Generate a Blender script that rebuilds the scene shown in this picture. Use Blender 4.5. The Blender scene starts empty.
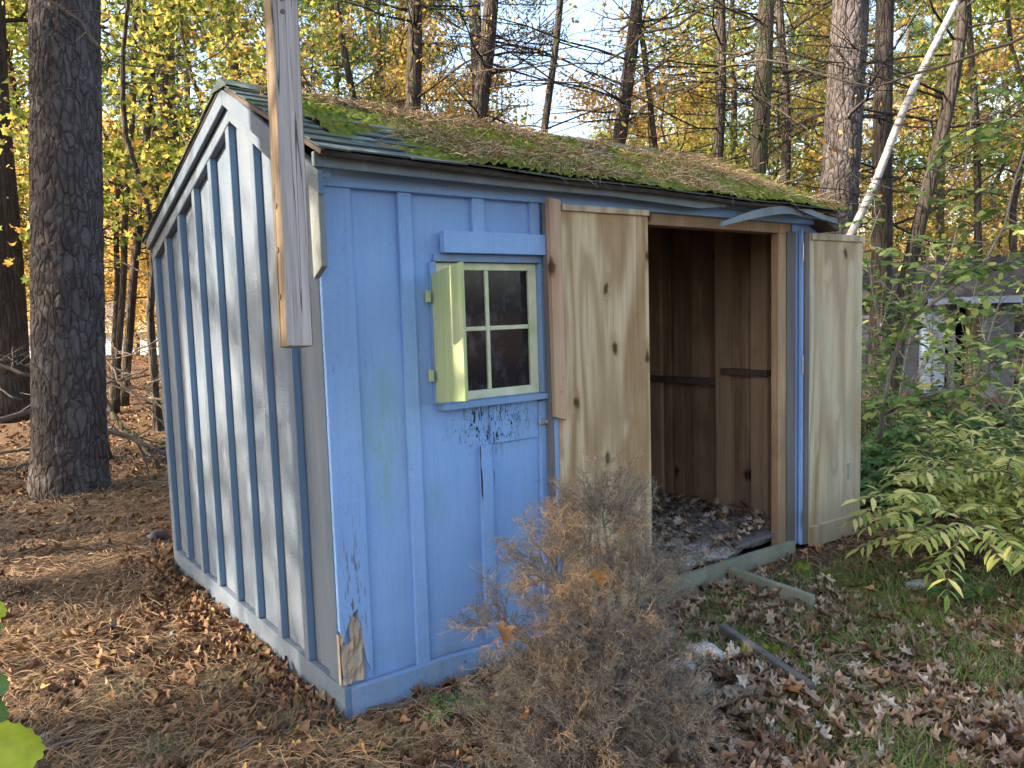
import bpy, math, random
import numpy as np
from mathutils import Vector, Matrix, noise
random.seed(7); RG = np.random.default_rng(11)
S = bpy.context.scene; COL = S.collection
rad = math.radians; PI = math.pi

# ------------------------------------------------------------------ camera (solved from the shed's edges)
CP = np.array((-1.19095, -2.64165, 1.48201)); YAW, PIT, ROL, FPX = 0.917409, 0.0921346, -0.031019, 777.03
_f = np.array((math.cos(PIT)*math.cos(YAW), math.cos(PIT)*math.sin(YAW), -math.sin(PIT)))
_r = np.cross(_f, (0, 0, 1)); _r /= np.linalg.norm(_r); _u = np.cross(_r, _f)
CR = math.cos(ROL)*_r + math.sin(ROL)*_u; CU = -math.sin(ROL)*_r + math.cos(ROL)*_u; CF = _f
def ray(px, py): return CF + CR*(px-512)/FPX - CU*(py-384)/FPX
def at(px, py, dist): return Vector(CP + ray(px, py)*dist)         # a point at a chosen real distance
def onz(px, py, z=0.0):
    d = ray(px, py); return Vector(CP + d*(z-CP[2])/d[2])
cam = bpy.data.cameras.new('camera'); cam.sensor_width = 36; cam.lens = 36*FPX/1024; cam.clip_end = 2000; cam.clip_start = .05
co = bpy.data.objects.new('camera', cam); COL.objects.link(co)
M = Matrix(((CR[0], CU[0], -CF[0], CP[0]), (CR[1], CU[1], -CF[1], CP[1]), (CR[2], CU[2], -CF[2], CP[2]), (0, 0, 0, 1)))
co.matrix_world = M; S.camera = co

# ------------------------------------------------------------------ light
SUN = Vector((-.90, .34, .50)).normalized()
w = bpy.data.worlds.new('World'); S.world = w; w.use_nodes = True
nt = w.node_tree; nt.nodes.clear()
sky = nt.nodes.new('ShaderNodeTexSky'); sky.sky_type = 'NISHITA'; sky.sun_disc = False
sky.sun_elevation = math.asin(SUN.z); sky.sun_rotation = math.atan2(SUN.x, SUN.y); sky.dust_density = 4.0; sky.air_density = 1.0
bg = nt.nodes.new('ShaderNodeBackground'); bg.inputs['Strength'].default_value = .15
wo = nt.nodes.new('ShaderNodeOutputWorld'); nt.links.new(sky.outputs[0], bg.inputs[0]); nt.links.new(bg.outputs[0], wo.inputs[0])
sl = bpy.data.lights.new('sun', 'SUN'); sl.energy = 3.5; sl.angle = rad(.53); sl.color = (1, .85, .66)
so = bpy.data.objects.new('sun', sl); COL.objects.link(so); so.rotation_euler = SUN.to_track_quat('Z', 'Y').to_euler()
vs = S.view_settings; vs.view_transform = 'Standard'; vs.look = 'None'; vs.exposure = 2.3; vs.gamma = 1
try: vs.use_curve_mapping = False
except Exception: pass

# ------------------------------------------------------------------ material helper
class NT:
    def __init__(s, name):
        s.m = bpy.data.materials.new(name); s.m.use_nodes = True; s.t = s.m.node_tree; s.t.nodes.clear()
        s.out = s.t.nodes.new('ShaderNodeOutputMaterial'); s._oc = None
    def n(s, typ, ins=None, **props):
        nd = s.t.nodes.new('ShaderNode'+typ)
        for k, v in props.items(): setattr(nd, k, v)
        for k, v in (ins or {}).items(): s.put(nd.inputs[k], v)
        return nd
    def put(s, sock, v):
        if isinstance(v, bpy.types.NodeSocket): s.t.links.new(v, sock)
        elif isinstance(v, bpy.types.Node): s.t.links.new(v.outputs[0], sock)
        else:
            if isinstance(v, tuple) and len(v) == 3 and sock.type == 'RGBA': v = v+(1,)
            sock.default_value = v
    def oc(s):
        if s._oc is None: s._oc = s.n('TexCoord').outputs['Object']
        return s._oc
    def mp(s, scale=(1, 1, 1), rot=(0, 0, 0), loc=(0, 0, 0), v=None):
        return s.n('Mapping', {'Vector': v or s.oc(), 'Scale': scale, 'Rotation': rot, 'Location': loc}).outputs[0]
    def noise(s, scale, detail=4, v=None, rough=.55, dist=0):
        return s.n('TexNoise', {'Vector': v or s.oc(), 'Scale': scale, 'Detail': detail, 'Roughness': rough, 'Distortion': dist}).outputs[0]
    def vor(s, scale, v=None, feature='F1', out='Distance', rnd=1, dim='3D'):
        return s.n('TexVoronoi', {'Vector': v or s.oc(), 'Scale': scale, 'Randomness': rnd}, feature=feature, voronoi_dimensions=dim).outputs[out]
    def ramp(s, fac, stops, interp='LINEAR'):
        nd = s.n('ValToRGB', {'Fac': fac}); cr = nd.color_ramp; cr.interpolation = interp
        while len(cr.elements) < len(stops): cr.elements.new(.5)
        for e, (p, c) in zip(cr.elements, stops):
            e.position = p; e.color = (c, c, c, 1) if isinstance(c, (int, float)) else tuple(c)+(1,)
        return nd.outputs[0]
    def mix(s, fac, a, b, mode='MIX'):
        nd = s.n('MixRGB', {'Fac': fac, 'Color1': a, 'Color2': b}, blend_type=mode); return nd.outputs[0]
    def math(s, op, a, b=0.0, c=0.0):
        nd = s.n('Math', operation=op); s.put(nd.inputs[0], a); s.put(nd.inputs[1], b); s.put(nd.inputs[2], c); return nd.outputs[0]
    def xyz(s, v=None):
        nd = s.n('SeparateXYZ', {'Vector': v or s.oc()}); return nd.outputs
    def island(s): return s.n('NewGeometry').outputs['Random Per Island']
    def objrnd(s): return s.n('ObjectInfo').outputs['Random']
    def box(s, c, r, soft=.3):
        """soft mask around a point of the thing itself (stains with a place of their own)"""
        d = s.n('Vectors') if False else None
        v = s.n('VectorMath', {0: s.oc(), 1: c}, operation='SUBTRACT').outputs[0]
        v = s.n('VectorMath', {0: v, 1: tuple(1/q for q in r)}, operation='MULTIPLY').outputs[0]
        l = s.n('VectorMath', {0: v}, operation='LENGTH').outputs['Value']
        return s.ramp(l, [(1-soft, 1.0), (1.0, 0.0)])
    def fin(s, color, rough=.8, bump=None, bstr=.5, bdist=.01, spec=.3, trans=0, metal=0, extra=None):
        p = s.n('BsdfPrincipled', {'Base Color': color, 'Roughness': rough, 'Metallic': metal, 'Specular IOR Level': spec})
        if bump is not None: s.put(p.inputs['Normal'], s.n('Bump', {'Height': bump, 'Strength': bstr, 'Distance': bdist}))
        sh = p.outputs[0]
        if trans:
            tr = s.n('BsdfTranslucent', {'Color': color}); sh = s.n('MixShader', {0: trans, 1: p, 2: tr}).outputs[0]
        s.put(s.out.inputs[0], sh); s.m.use_fake_user = False; return s.m

MAT = {}
def paint(name, cols, fade, side=False, stains=True):
    t = NT(name)
    st = t.noise(1, 5, t.mp((9, 9, .55)), .6)
    big = t.noise(2.1, 3)
    c = t.ramp(big, [(.3, cols[0]), (.7, cols[1])])
    c = t.mix(t.ramp(st, [(.42, 0.0), (.75, fade[1])]), c, fade[0])
    fine = t.noise(1, 6, t.mp((90, 90, 3.2)), .7)
    c = t.mix(t.ramp(fine, [(.25, .22), (.5, 0.0)]), c, (.10, .15, .24))
    saw = t.noise(1, 4, t.mp((60, 60, 170)), .6); c = t.mix(t.ramp(saw, [(.3, .16), (.55, 0.0)]), c, (.10, .17, .32))
    fleck = t.noise(1, 3, t.mp((160, 160, 22)), .6)
    c = t.mix(t.ramp(t.math('MULTIPLY', t.ramp(fleck, [(.64, 0.0), (.70, 1.0)]), t.ramp(t.noise(2.7, 2), [(.5, 0.0), (.62, 1.0)])), [(0, 0.0), (1, .7)]), c, (.07, .08, .10))
    if stains:
        # grey foxing spots and rain splash near the ground, algae, black rot under the window
        x, y, z = t.xyz()
        n2 = t.noise(3.4, 4)
        splash = t.math('MULTIPLY', t.ramp(z, [(.05, 1.0), (.30, 0.0)]), t.ramp(n2, [(.4, 0.0), (.7, .55)]))
        c = t.mix(splash, c, (.20, .21, .20))
        for cc, rr, am in (((.20, 0, 1.0), (.13, .2, .40), .62), ((.42, 0, .72), (.09, .2, .16), .4)):
            c = t.mix(t.math('MULTIPLY', t.box(cc, rr, .9), t.math('MULTIPLY', t.ramp(t.noise(1, 5, t.mp((26, 26, 7))), [(.35, .2), (.65, 1.0)]), am)), c, (.22, .38, .20))
        rot = t.noise(1, 5, t.mp((75, 75, 20)), .7, 1.6)
        m = t.math('MULTIPLY', t.box((.72, 0, 1.03), (.26, .3, .16), .6), t.ramp(rot, [(.545, 0.0), (.57, 1.0)]))
        c = t.mix(m, c, (.012, .011, .012))
        m2 = t.math('MULTIPLY', t.box((.66, 0, .93), (.12, .3, .42), .5), t.ramp(t.noise(1, 3, t.mp((70, 70, 3)), .6), [(.63, 0.0), (.66, 1.0)]))
        c = t.mix(m2, c, (.02, .02, .03))
        m3 = t.math('MULTIPLY', t.box((.04, 0, .42), (.07, .2, .42), .7), t.ramp(t.noise(1, 4, t.mp((120, 120, 14)), .6), [(.54, 0.0), (.6, 1.0)]))
        c = t.mix(m3, c, (.16, .14, .14))
    else:
        wr = t.noise(1, 5, t.mp((22, 22, 1.6)), .65, .6)
        c = t.mix(t.ramp(wr, [(.55, 0.0), (.75, .45)]), c, (.20, .20, .20))
        sp = t.vor(11); c = t.mix(t.math('MULTIPLY', t.ramp(sp, [(.05, 1.0), (.12, 0.0)]), t.ramp(t.noise(1.7, 3), [(.5, 0.0), (.6, .7)])), c, (.10, .10, .11))
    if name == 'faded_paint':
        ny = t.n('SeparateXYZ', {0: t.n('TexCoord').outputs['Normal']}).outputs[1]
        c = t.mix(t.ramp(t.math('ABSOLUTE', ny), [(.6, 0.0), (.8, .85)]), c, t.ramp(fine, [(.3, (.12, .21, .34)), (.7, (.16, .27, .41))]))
    b = t.math('ADD', fine, t.math('MULTIPLY', saw, 1.4))
    MAT[name] = t.fin(c, .97, b, .4, .003, .04 if name != 'blue_paint' else .12)
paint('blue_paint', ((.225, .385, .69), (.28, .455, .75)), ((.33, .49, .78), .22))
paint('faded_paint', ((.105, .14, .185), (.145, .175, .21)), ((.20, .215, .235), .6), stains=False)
paint('trim_paint', ((.19, .34, .58), (.24, .38, .60)), ((.28, .34, .42), .8), stains=False)
paint('weathered_trim', ((.17, .22, .27), (.27, .32, .34)), ((.12, .15, .12), .8), stains=False)
paint('pale_trim', ((.22, .25, .26), (.29, .31, .30)), ((.32, .32, .27), .8), stains=False)

def wood(name, base, dark, grain=(7, 7, .55), knots=.0, rings=20.0, ramt=.5, grey=None, rough=.8, ks=3.0, bstr=.4, greyamt=.6):
    t = NT(name)
    xx, yy, zz_ = t.xyz(); pl = t.n('CombineXYZ', {0: t.math('ADD', xx, yy), 1: t.math('MULTIPLY', yy, .02), 2: zz_}).outputs[0]
    v = t.mp((grain[0]*.62, 1, grain[2]), v=pl); d = t.noise(1, 1.5, v, .45, .25)
    # knots bend the grain
    kv = t.n('CombineXYZ', {0: t.math('ADD', xx, yy), 1: t.math('MULTIPLY', zz_, .62)}).outputs[0]
    wv = t.n('VectorMath', {0: t.n('TexNoise', {'Vector': pl, 'Scale': 9.0, 'Detail': 4.0}).outputs['Color'], 1: (.07, .07, 0)}, operation='MULTIPLY').outputs[0]; kv = t.n('VectorMath', {0: kv, 1: wv}, operation='ADD').outputs[0]; k = t.vor(ks, kv, dim='2D')
    d2 = t.math('ADD', t.math('MULTIPLY', d, rings), t.math('MULTIPLY', t.ramp(k, [(0, 1.0), (.22, 0.0)]), 2.0 if knots else 0.0))
    g = t.math('MULTIPLY_ADD', t.math('SINE', d2), .5, .5)
    g = t.math('POWER', g, 1.6)
    c = t.mix(t.math('MULTIPLY', g, ramt), base, dark)
    f = t.noise(1, 6, t.mp((110, 110, 2.6)), .7)
    c = t.mix(t.ramp(f, [(.3, .5), (.6, 0.0)]), c, tuple(q*.55 for q in dark))
    if grey: c = t.mix(t.ramp(t.noise(2.3, 5, t.mp((1.5, 1.5, .6))), [(.38, 0.0), (.68, greyamt)]), c, grey)
    if knots:
        pick = t.vor(ks, kv, out='Color', dim='2D'); pk = t.n('SeparateColor', {0: pick}).outputs[0]
        pick2 = t.ramp(pk, [(1-knots-.01, 0.0), (1-knots, 1.0)])
        km = t.math('MULTIPLY', t.ramp(k, [(.045, 1.0), (.10, 0.0)]), pick2)
        c = t.mix(t.math('MULTIPLY', t.ramp(k, [(.08, .8), (.26, 0.0)]), t.math('MULTIPLY', pick2, t.math('MULTIPLY_ADD', t.math('SINE', t.math('MULTIPLY', k, 190.0)), .4, .6))), c, dark)
        st_ = t.noise(1, 4, t.mp((16, 1, 1.1), v=pl), .65); c = t.mix(t.ramp(st_, [(.52, 0.0), (.70, .75)]), c, tuple(q*.85 for q in dark))
        sp_ = t.noise(1, 3, t.mp((26, 1, 14), v=pl), .6); c = t.mix(t.ramp(sp_, [(.68, 0.0), (.74, .6)]), c, tuple(q*.4 for q in dark))
        c = t.mix(t.ramp(t.math('ADD', zz_, t.math('MULTIPLY', st_, .3)), [(.18, .5), (.40, 0.0)]), c, (.20, .17, .12))
        c = t.mix(km, c, tuple(q*.22 for q in dark))
    b = t.math('ADD', f, t.math('MULTIPLY', g, .3))
    MAT[name] = t.fin(c, rough, b, bstr, .003, .2)
wood('plywood', (.62, .49, .30), (.33, .21, .10), (5.5, 5.5, .42), .40, 46, .95, (.54, .45, .30), ks=4.4, greyamt=.4)
wood('grey_plywood', (.60, .51, .34), (.34, .25, .14), (6, 6, .35), .30, 44, .9, (.44, .41, .33), ks=4.4)
wood('pink_board', (.58, .38, .23), (.40, .22, .12), (9, 9, .5), .25, 15, .5, (.42, .34, .27), ks=4)
wood('inner_wood', (.40, .27, .165), (.19, .11, .06), (6, 6, .5), .4, 18, .7, (.14, .08, .05), ks=3, greyamt=.9)
wood('stud_wood', (.46, .31, .19), (.26, .16, .09), (9, 9, .5), .2, 14, .6, (.26, .18, .12), ks=4)
wood('dark_stud', (.12, .085, .07), (.05, .035, .03), (9, 9, .5), 0, 14, .6, (.10, .09, .08))
wood('grey_board', (.19, .17, .15), (.09, .08, .075), (9, 9, .5), 0, 14, .6, (.15, .15, .16))
wood('post_face', (.53, .48, .49), (.34, .30, .30), (13, 13, .25), 0, 9, .55, (.46, .44, .47), bstr=1.0)
wood('treated_plank', (.24, .26, .19), (.12, .13, .09), (9, 9, 9), 0, 12, .5, (.30, .30, .25))
wood('rotten_wood', (.66, .54, .40), (.36, .25, .16), (18, 18, 2), 0, 16, .8, (.42, .40, .36), bstr=1)

t = NT('post_timber')   # weathered grey on one face, still brown on the other, drying cracks along it
c1 = t.ramp(t.noise(1, 6, t.mp((60, 60, 1.6)), .7), [(.3, (.26, .24, .225)), (.65, (.50, .465, .45))])
c2 = t.ramp(t.noise(1, 6, t.mp((60, 60, 1.2)), .7), [(.3, (.14, .105, .07)), (.65, (.31, .235, .155))])
nx = t.n('SeparateXYZ', {0: t.n('TexCoord').outputs['Normal']}).outputs
c = t.mix(t.ramp(t.math('ABSOLUTE', nx[0]), [(.6, 0.0), (.7, 1.0)]), c1, c2)
cr = t.noise(1, 2, t.mp((30, 30, .55)), .5, .4); crm = t.ramp(t.math('ABSOLUTE', t.math('SUBTRACT', cr, .56)), [(.004, 1.0), (.012, 0.0)])
c = t.mix(t.math('MULTIPLY', crm, .85), c, (.05, .04, .04))
MAT['post_timber'] = t.fin(c, .85, t.math('SUBTRACT', t.noise(1, 5, t.mp((90, 90, 1.5)), .7), t.math('MULTIPLY', crm, 2)), .8, .004, .2)

t = NT('shutter_paint')
c = t.ramp(t.noise(3, 4), [(.3, (.40, .48, .25)), (.7, (.54, .58, .37))])
c = t.mix(t.ramp(t.noise(1, 4, t.mp((60, 60, 3))), [(.35, .5), (.6, 0.0)]), c, (.30, .38, .16))
c = t.mix(t.ramp(t.noise(6, 4), [(.45, 0.0), (.7, .6)]), c, (.36, .52, .16))
MAT['shutter_paint'] = t.fin(c, .7, t.noise(1, 4, t.mp((60, 60, 3))), .4, .003)
t = NT('sash_paint'); c = t.ramp(t.noise(14, 4), [(.3, (.50, .56, .32)), (.6, (.70, .70, .50))])
MAT['sash_paint'] = t.fin(c, .6, t.noise(40, 3), .3, .002)
t = NT('glass_pane')
dirt = t.ramp(t.noise(1, 5, t.mp((9, 9, 6)), .7), [(.5, 0.0), (.72, .55)])
spk = t.math('MULTIPLY', t.ramp(t.noise(60, 3), [(.70, 0.0), (.73, 1.0)]), t.ramp(t.noise(7, 3), [(.52, 0.0), (.62, .8)]))
gl = t.n('BsdfGlossy', {'Color': (1, 1, 1), 'Roughness': .06}); tr = t.n('BsdfTransparent', {'Color': (.06, .06, .075)})
m1 = t.n('MixShader', {0: t.math('MULTIPLY_ADD', t.n('LayerWeight', {'Blend': .25}).outputs['Fresnel'], .6, .04), 1: tr, 2: gl}).outputs[0]
df = t.n('BsdfDiffuse', {'Color': (.30, .29, .30)}); m1 = t.n('MixShader', {0: .45, 1: m1, 2: t.n('BsdfDiffuse', {'Color': (.035, .035, .042)})}).outputs[0]
m2 = t.n('MixShader', {0: t.math('MAXIMUM', t.math('MULTIPLY', dirt, .55), spk), 1: m1, 2: df}).outputs[0]
t.put(t.out.inputs[0], m2); MAT['glass_pane'] = t.m
def flat(name, col, rough=.7, metal=0, var=.25, sc=20, bs=.2, spec=.3):
    t = NT(name); n = t.noise(sc, 4)
    c = t.mix(t.ramp(n, [(.3, 0.0), (.7, 1.0)]), tuple(q*(1-var) for q in col), tuple(min(1, q*(1+var)) for q in col))
    MAT[name] = t.fin(c, rough, n, bs, .004, spec, metal=metal)
flat('zinc', (.45, .46, .48), .45, .8); flat('rust_bolt', (.16, .12, .10), .6, .5); flat('black_plastic', (.012, .012, .013), .4)
flat('stone', (.36, .38, .40), .9, sc=12, bs=.6); flat('concrete', (.42, .43, .45), .9, sc=9, var=.35, bs=.8); flat('bark_twig', (.12, .095, .075), .9, sc=30, bs=.8)
flat('twig_grey', (.19, .17, .15), .9, sc=30, bs=.6); flat('steel_dark', (.08, .08, .085), .5, .7); flat('red_plastic', (.5, .03, .03), .5)

t = NT('shingle')
v = t.island(); c = t.ramp(v, [(0, (.075, .10, .11)), (.5, (.095, .125, .135)), (1, (.12, .15, .155))])
c = t.mix(t.ramp(t.noise(220, 2), [(.35, .5), (.6, 0.0)]), c, (.05, .06, .06))
c = t.mix(t.ramp(t.noise(5, 5), [(.48, 0.0), (.66, .75)]), c, (.10, .13, .055))
c = t.mix(t.ramp(t.noise(9, 4, t.mp((1, 1, 1), loc=(3, 3, 3))), [(.6, 0.0), (.7, .5)]), c, (.26, .33, .28))
MAT['shingle'] = t.fin(c, .95, t.noise(260, 2), .5, .003, .1)
t = NT('moss')
c = t.ramp(t.noise(30, 5), [(.3, (.04, .07, .010)), (.55, (.155, .195, .03)), (.75, (.36, .34, .08))])
c = t.mix(t.ramp(t.noise(6, 4), [(.5, 0.0), (.68, .8)]), c, (.20, .15, .06))
MAT['moss'] = t.fin(c, 1.0, t.noise(170, 4), 1.0, .012, .05)
def islandmat(name, stops, trans=.0, rough=.7, spec=.2, interp='LINEAR', mottle=0):
    t = NT(name); c = t.ramp(t.island(), stops, interp)
    if mottle: c = t.mix(t.ramp(t.noise(mottle, 3), [(.4, 0.0), (.7, .5)]), c, tuple(q*.5 for q in stops[0][1]))
    MAT[name] = t.fin(c, rough, spec=spec, trans=trans)
islandmat('needles', [(0, (.16, .10, .055)), (.4, (.27, .17, .09)), (.75, (.40, .28, .16)), (1, (.17, .12, .08))], mottle=0)
islandmat('roof_needles', [(0, (.24, .15, .08)), (.5, (.40, .28, .16)), (1, (.50, .39, .24))])
islandmat('oak_litter', [(0, (.08, .05, .03)), (.2, (.20, .13, .08)), (.5, (.30, .205, .135)), (.80, (.43, .32, .23)), (.95, (.58, .49, .40)), (1, (.36, .18, .06))], mottle=60, rough=.6)
islandmat('needle_litter_leaf', [(0, (.09, .05, .03)), (.5, (.19, .10, .055)), (.85, (.30, .18, .10)), (1, (.38, .24, .08))], rough=.7)
islandmat('rust_leaf', [(0, (.42, .20, .07)), (1, (.50, .26, .10))], .2, mottle=50)
islandmat('grass', [(0, (.09, .15, .03)), (.5, (.17, .25, .06)), (1, (.32, .33, .13))], .25)
islandmat('dry_grass', [(0, (.10, .13, .07)), (.5, (.24, .22, .13)), (1, (.34, .28, .17))], .15)
islandmat('juniper', [(0, (.13, .108, .085)), (.45, (.215, .18, .142)), (.8, (.30, .25, .19)), (1, (.38, .31, .21))])
islandmat('juniper_tan', [(0, (.40, .25, .13)), (.6, (.52, .34, .18)), (1, (.45, .33, .22))])
islandmat('privet_leaf', [(0, (.14, .22, .05)), (.35, (.34, .40, .10)), (.75, (.60, .58, .18)), (1, (.74, .66, .26))], .35, .5)
islandmat('green_leaf', [(0, (.09, .16, .04)), (.5, (.17, .27, .07)), (.85, (.32, .38, .10)), (1, (.58, .54, .16))], .35, .5)
islandmat('under_leaf', [(0, (.05, .12, .045)), (.7, (.12, .22, .06)), (1, (.25, .30, .08))], .3, .5)
islandmat('lime_leaf', [(0, (.30, .40, .04)), (1, (.46, .52, .05))], .3, .45, mottle=45)
islandmat('maple_yellow', [(0, (.42, .27, .06)), (.45, (.64, .42, .11)), (.8, (.54, .46, .16)), (1, (.52, .24, .06))], .5)
islandmat('maple_mixed', [(0, (.09, .13, .03)), (.35, (.20, .23, .05)), (.6, (.44, .38, .08)), (.85, (.62, .46, .10)), (1, (.50, .24, .05))], .5)
islandmat('maple_orange', [(0, (.34, .18, .06)), (.4, (.52, .32, .09)), (.8, (.60, .44, .16)), (1, (.32, .17, .09))], .5)
islandmat('oak_green', [(0, (.09, .13, .025)), (.5, (.17, .22, .04)), (.8, (.38, .38, .07)), (1, (.60, .48, .09))], .5)
islandmat('pine_needle', [(0, (.035, .065, .022)), (.6, (.07, .11, .035)), (1, (.16, .19, .06))], .25)
islandmat('far_foliage', [(0, (.14, .16, .05)), (.3, (.30, .29, .10)), (.6, (.50, .40, .14)), (.85, (.60, .42, .16)), (1, (.34, .21, .10))], .5)

def bark(name, base, dark, sc=9, pale=None, zs=.32, bd=.03):
    t = NT(name); v = t.mp((1, 1, zs))
    vd = t.n('VectorMath', {0: v, 1: t.n('VectorMath', {0: t.n('TexNoise', {'Vector': v, 'Scale': 7.0}).outputs['Color'], 1: (.12, .12, .12)}, operation='MULTIPLY').outputs[0]}, operation='ADD').outputs[0]
    e = t.vor(sc, vd, 'DISTANCE_TO_EDGE'); cell = t.vor(sc, vd, out='Color')
    cc = t.n('SeparateColor', {0: cell}).outputs[0]
    c = t.mix(cc, tuple(q*.75 for q in base), tuple(q*1.25 for q in base))
    c = t.mix(t.ramp(t.noise(24, 6, v, .7), [(.35, .6), (.65, 0.0)]), c, dark)
    if pale: c = t.mix(t.ramp(t.noise(5, 4), [(.45, 0.0), (.7, .6)]), c, pale)
    c = t.mix(t.ramp(e, [(.008, .5), (.04, 0.0)]), c, tuple(q*.45 for q in dark))
    h = t.math('ADD', t.ramp(e, [(0, 0.0), (.16, 1.0)]), t.math('MULTIPLY', t.noise(45, 5, v, .7), .6))
    MAT[name] = t.fin(c, .95, h, 1.0, bd, .1)
bark('pine_bark', (.115, .10, .095), (.05, .04, .037), 17, (.17, .155, .155), .34, .022)
bark('oak_bark', (.075, .063, .054), (.035, .028, .023), 16, (.11, .10, .085), .12, .02)
bark('mossy_bark', (.12, .10, .08), (.05, .04, .03), 16, (.10, .14, .06), .12, .02)
t = NT('birch_bark')
c = t.ramp(t.noise(1, 4, t.mp((3, 3, 3))), [(.3, (.26, .25, .24)), (.7, (.46, .44, .42))])
c = t.mix(t.ramp(t.noise(1, 3, t.mp((5, 5, 26)), .6), [(.52, 0.0), (.66, .9)]), c, (.07, .06, .055))
MAT['birch_bark'] = t.fin(c, .8, t.noise(30, 4), .5, .005)

# ground: pine straw to the left, moss and soil to the right, orange brown leaves far off
t = NT('forest_floor')
x, y, z = t.xyz()
n1 = t.noise(2.2, 6, rough=.65); n2 = t.noise(30, 6, rough=.7); n3 = t.noise(1, 5, t.mp((40, 9, 1), rot=(0, 0, .5)))
c = t.ramp(n2, [(.3, (.045, .028, .018)), (.55, (.12, .072, .042)), (.75, (.21, .13, .075))])
c = t.mix(t.ramp(n1, [(.4, 0.0), (.6, .5)]), c, (.13, .085, .05))
c = t.mix(t.ramp(n3, [(.5, 0.0), (.7, .4)]), c, (.22, .145, .08))
dx = t.n('VectorMath', {0: t.n('VectorMath', {0: t.oc(), 1: (2.25, -1.05, 0)}, operation='SUBTRACT').outputs[0], 1: (.7, 1.05, 1)}, operation='MULTIPLY').outputs[0]
dl = t.n('VectorMath', {0: dx}, operation='LENGTH').outputs['Value']
mm = t.math('MULTIPLY', t.ramp(dl, [(.55, 1.0), (.95, 0.0)]), t.ramp(t.noise(3.6, 5), [(.36, 0.0), (.50, 1.0)]))
c = t.mix(mm, c, t.ramp(t.noise(45, 5), [(.35, (.04, .065, .015)), (.65, (.14, .21, .045))]))
dirt = t.math('MULTIPLY', t.ramp(dl, [(.9, .75), (1.6, 0.0)]), t.math('SUBTRACT', 1.0, mm))
c = t.mix(dirt, c, t.ramp(n2, [(.3, (.045, .033, .025)), (.7, (.14, .10, .075))]))
MAT['forest_floor'] = t.fin(c, .95, n2, .9, .03, .1)
t = NT('shed_debris'); c = t.ramp(t.noise(55, 5), [(.3, (.10, .085, .075)), (.5, (.28, .25, .23)), (.72, (.58, .55, .53))])
MAT['shed_debris'] = t.fin(c, .95, t.noise(60, 5), 1.0, .02, .1)

# ------------------------------------------------------------------ mesh helpers
class MB:
    def __init__(s): s.v = []; s.f = []
    def box(s, a, b):
        (x0, y0, z0), (x1, y1, z1) = a, b; n = len(s.v)
        s.v += [(x0, y0, z0), (x1, y0, z0), (x1, y1, z0), (x0, y1, z0), (x0, y0, z1), (x1, y0, z1), (x1, y1, z1), (x0, y1, z1)]
        s.f += [tuple(n+i for i in q) for q in ((3, 2, 1, 0), (4, 5, 6, 7), (0, 1, 5, 4), (1, 2, 6, 5), (2, 3, 7, 6), (3, 0, 4, 7))]; return s
    def bar(s, p, q, w, h, up=(0, 0, 1)):
        """a straight board from p to q; w across, h along up"""
        p = Vector(p); q = Vector(q); d = (q-p).normalized(); u = Vector(up); u = (u-d*u.dot(d)).normalized(); c = d.cross(u); n = len(s.v)
        for e in (p, q):
            for i, j in ((-1, -1), (1, -1), (1, 1), (-1, 1)): s.v.append(tuple(e+c*(w/2*i)+u*(h/2*j)))
        s.f += [tuple(n+i for i in k) for k in ((0, 1, 2, 3), (7, 6, 5, 4), (0, 4, 5, 1), (1, 5, 6, 2), (2, 6, 7, 3), (3, 7, 4, 0))]; return s
    def prism(s, pts, off):
        """closed outline pts (3D) pushed along off"""
        n = len(s.v); k = len(pts); o = Vector(off)
        s.v += [tuple(p) for p in pts]+[tuple(Vector(p)+o) for p in pts]
        s.f.append(tuple(range(n, n+k))); s.f.append(tuple(range(n+2*k-1, n+k-1, -1)))
        for i in range(k): j = (i+1) % k; s.f.append((n+j, n+i, n+k+i, n+k+j))
        return s
    def tube(s, pts, rs, sides=8, cap=True, disp=None):
        n0 = len(s.v); pts = [Vector(p) for p in pts]; m = len(pts); u = None
        for i, p in enumerate(pts):
            d = (pts[min(i+1, m-1)]-pts[max(i-1, 0)]).normalized()
            if u is None: u = Vector((1, 0, 0)) if abs(d.x) < .9 else Vector((0, 1, 0))
            u = (u-d*u.dot(d)).normalized(); c = d.cross(u)
            for k in range(sides):
                a = 2*PI*k/sides; dr = u*math.cos(a)+c*math.sin(a); r = rs[i]
                if disp: r += disp(p+dr*r, a, i)
                s.v.append(tuple(p+dr*r))
        for i in range(m-1):
            for k in range(sides):
                a = n0+i*sides+k; b = n0+i*sides+(k+1) % sides; s.f.append((a, b, b+sides, a+sides))
        if cap:
            s.f.append(tuple(n0+k for k in range(sides-1, -1, -1))); s.f.append(tuple(n0+(m-1)*sides+k for k in range(sides)))
        return s
    def build(s, name, mat, parent=None, bevel=0, smooth=False, loc=None):
        me = bpy.data.meshes.new(name); me.from_pydata(s.v, [], s.f); me.validate(); me.update()
        return link(name, me, mat, parent, bevel, smooth, loc)
def link(name, me, mat, parent=None, bevel=0, smooth=False, loc=None):
    o = bpy.data.objects.new(name, me); COL.objects.link(o); me.materials.append(MAT[mat])
    if parent: o.parent = parent
    if loc is not None: o.location = loc
    if smooth: me.polygons.foreach_set('use_smooth', [True]*len(me.polygons))
    if bevel:
        b = o.modifiers.new('bevel', 'BEVEL'); b.width = bevel; b.segments = 1; b.limit_method = 'ANGLE'
    return o
def tag(o, label, cat, group=None, kind=None):
    if label: o['label'] = label
    if cat: o['category'] = cat
    if group: o['group'] = group
    if kind: o['kind'] = kind
    return o
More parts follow.
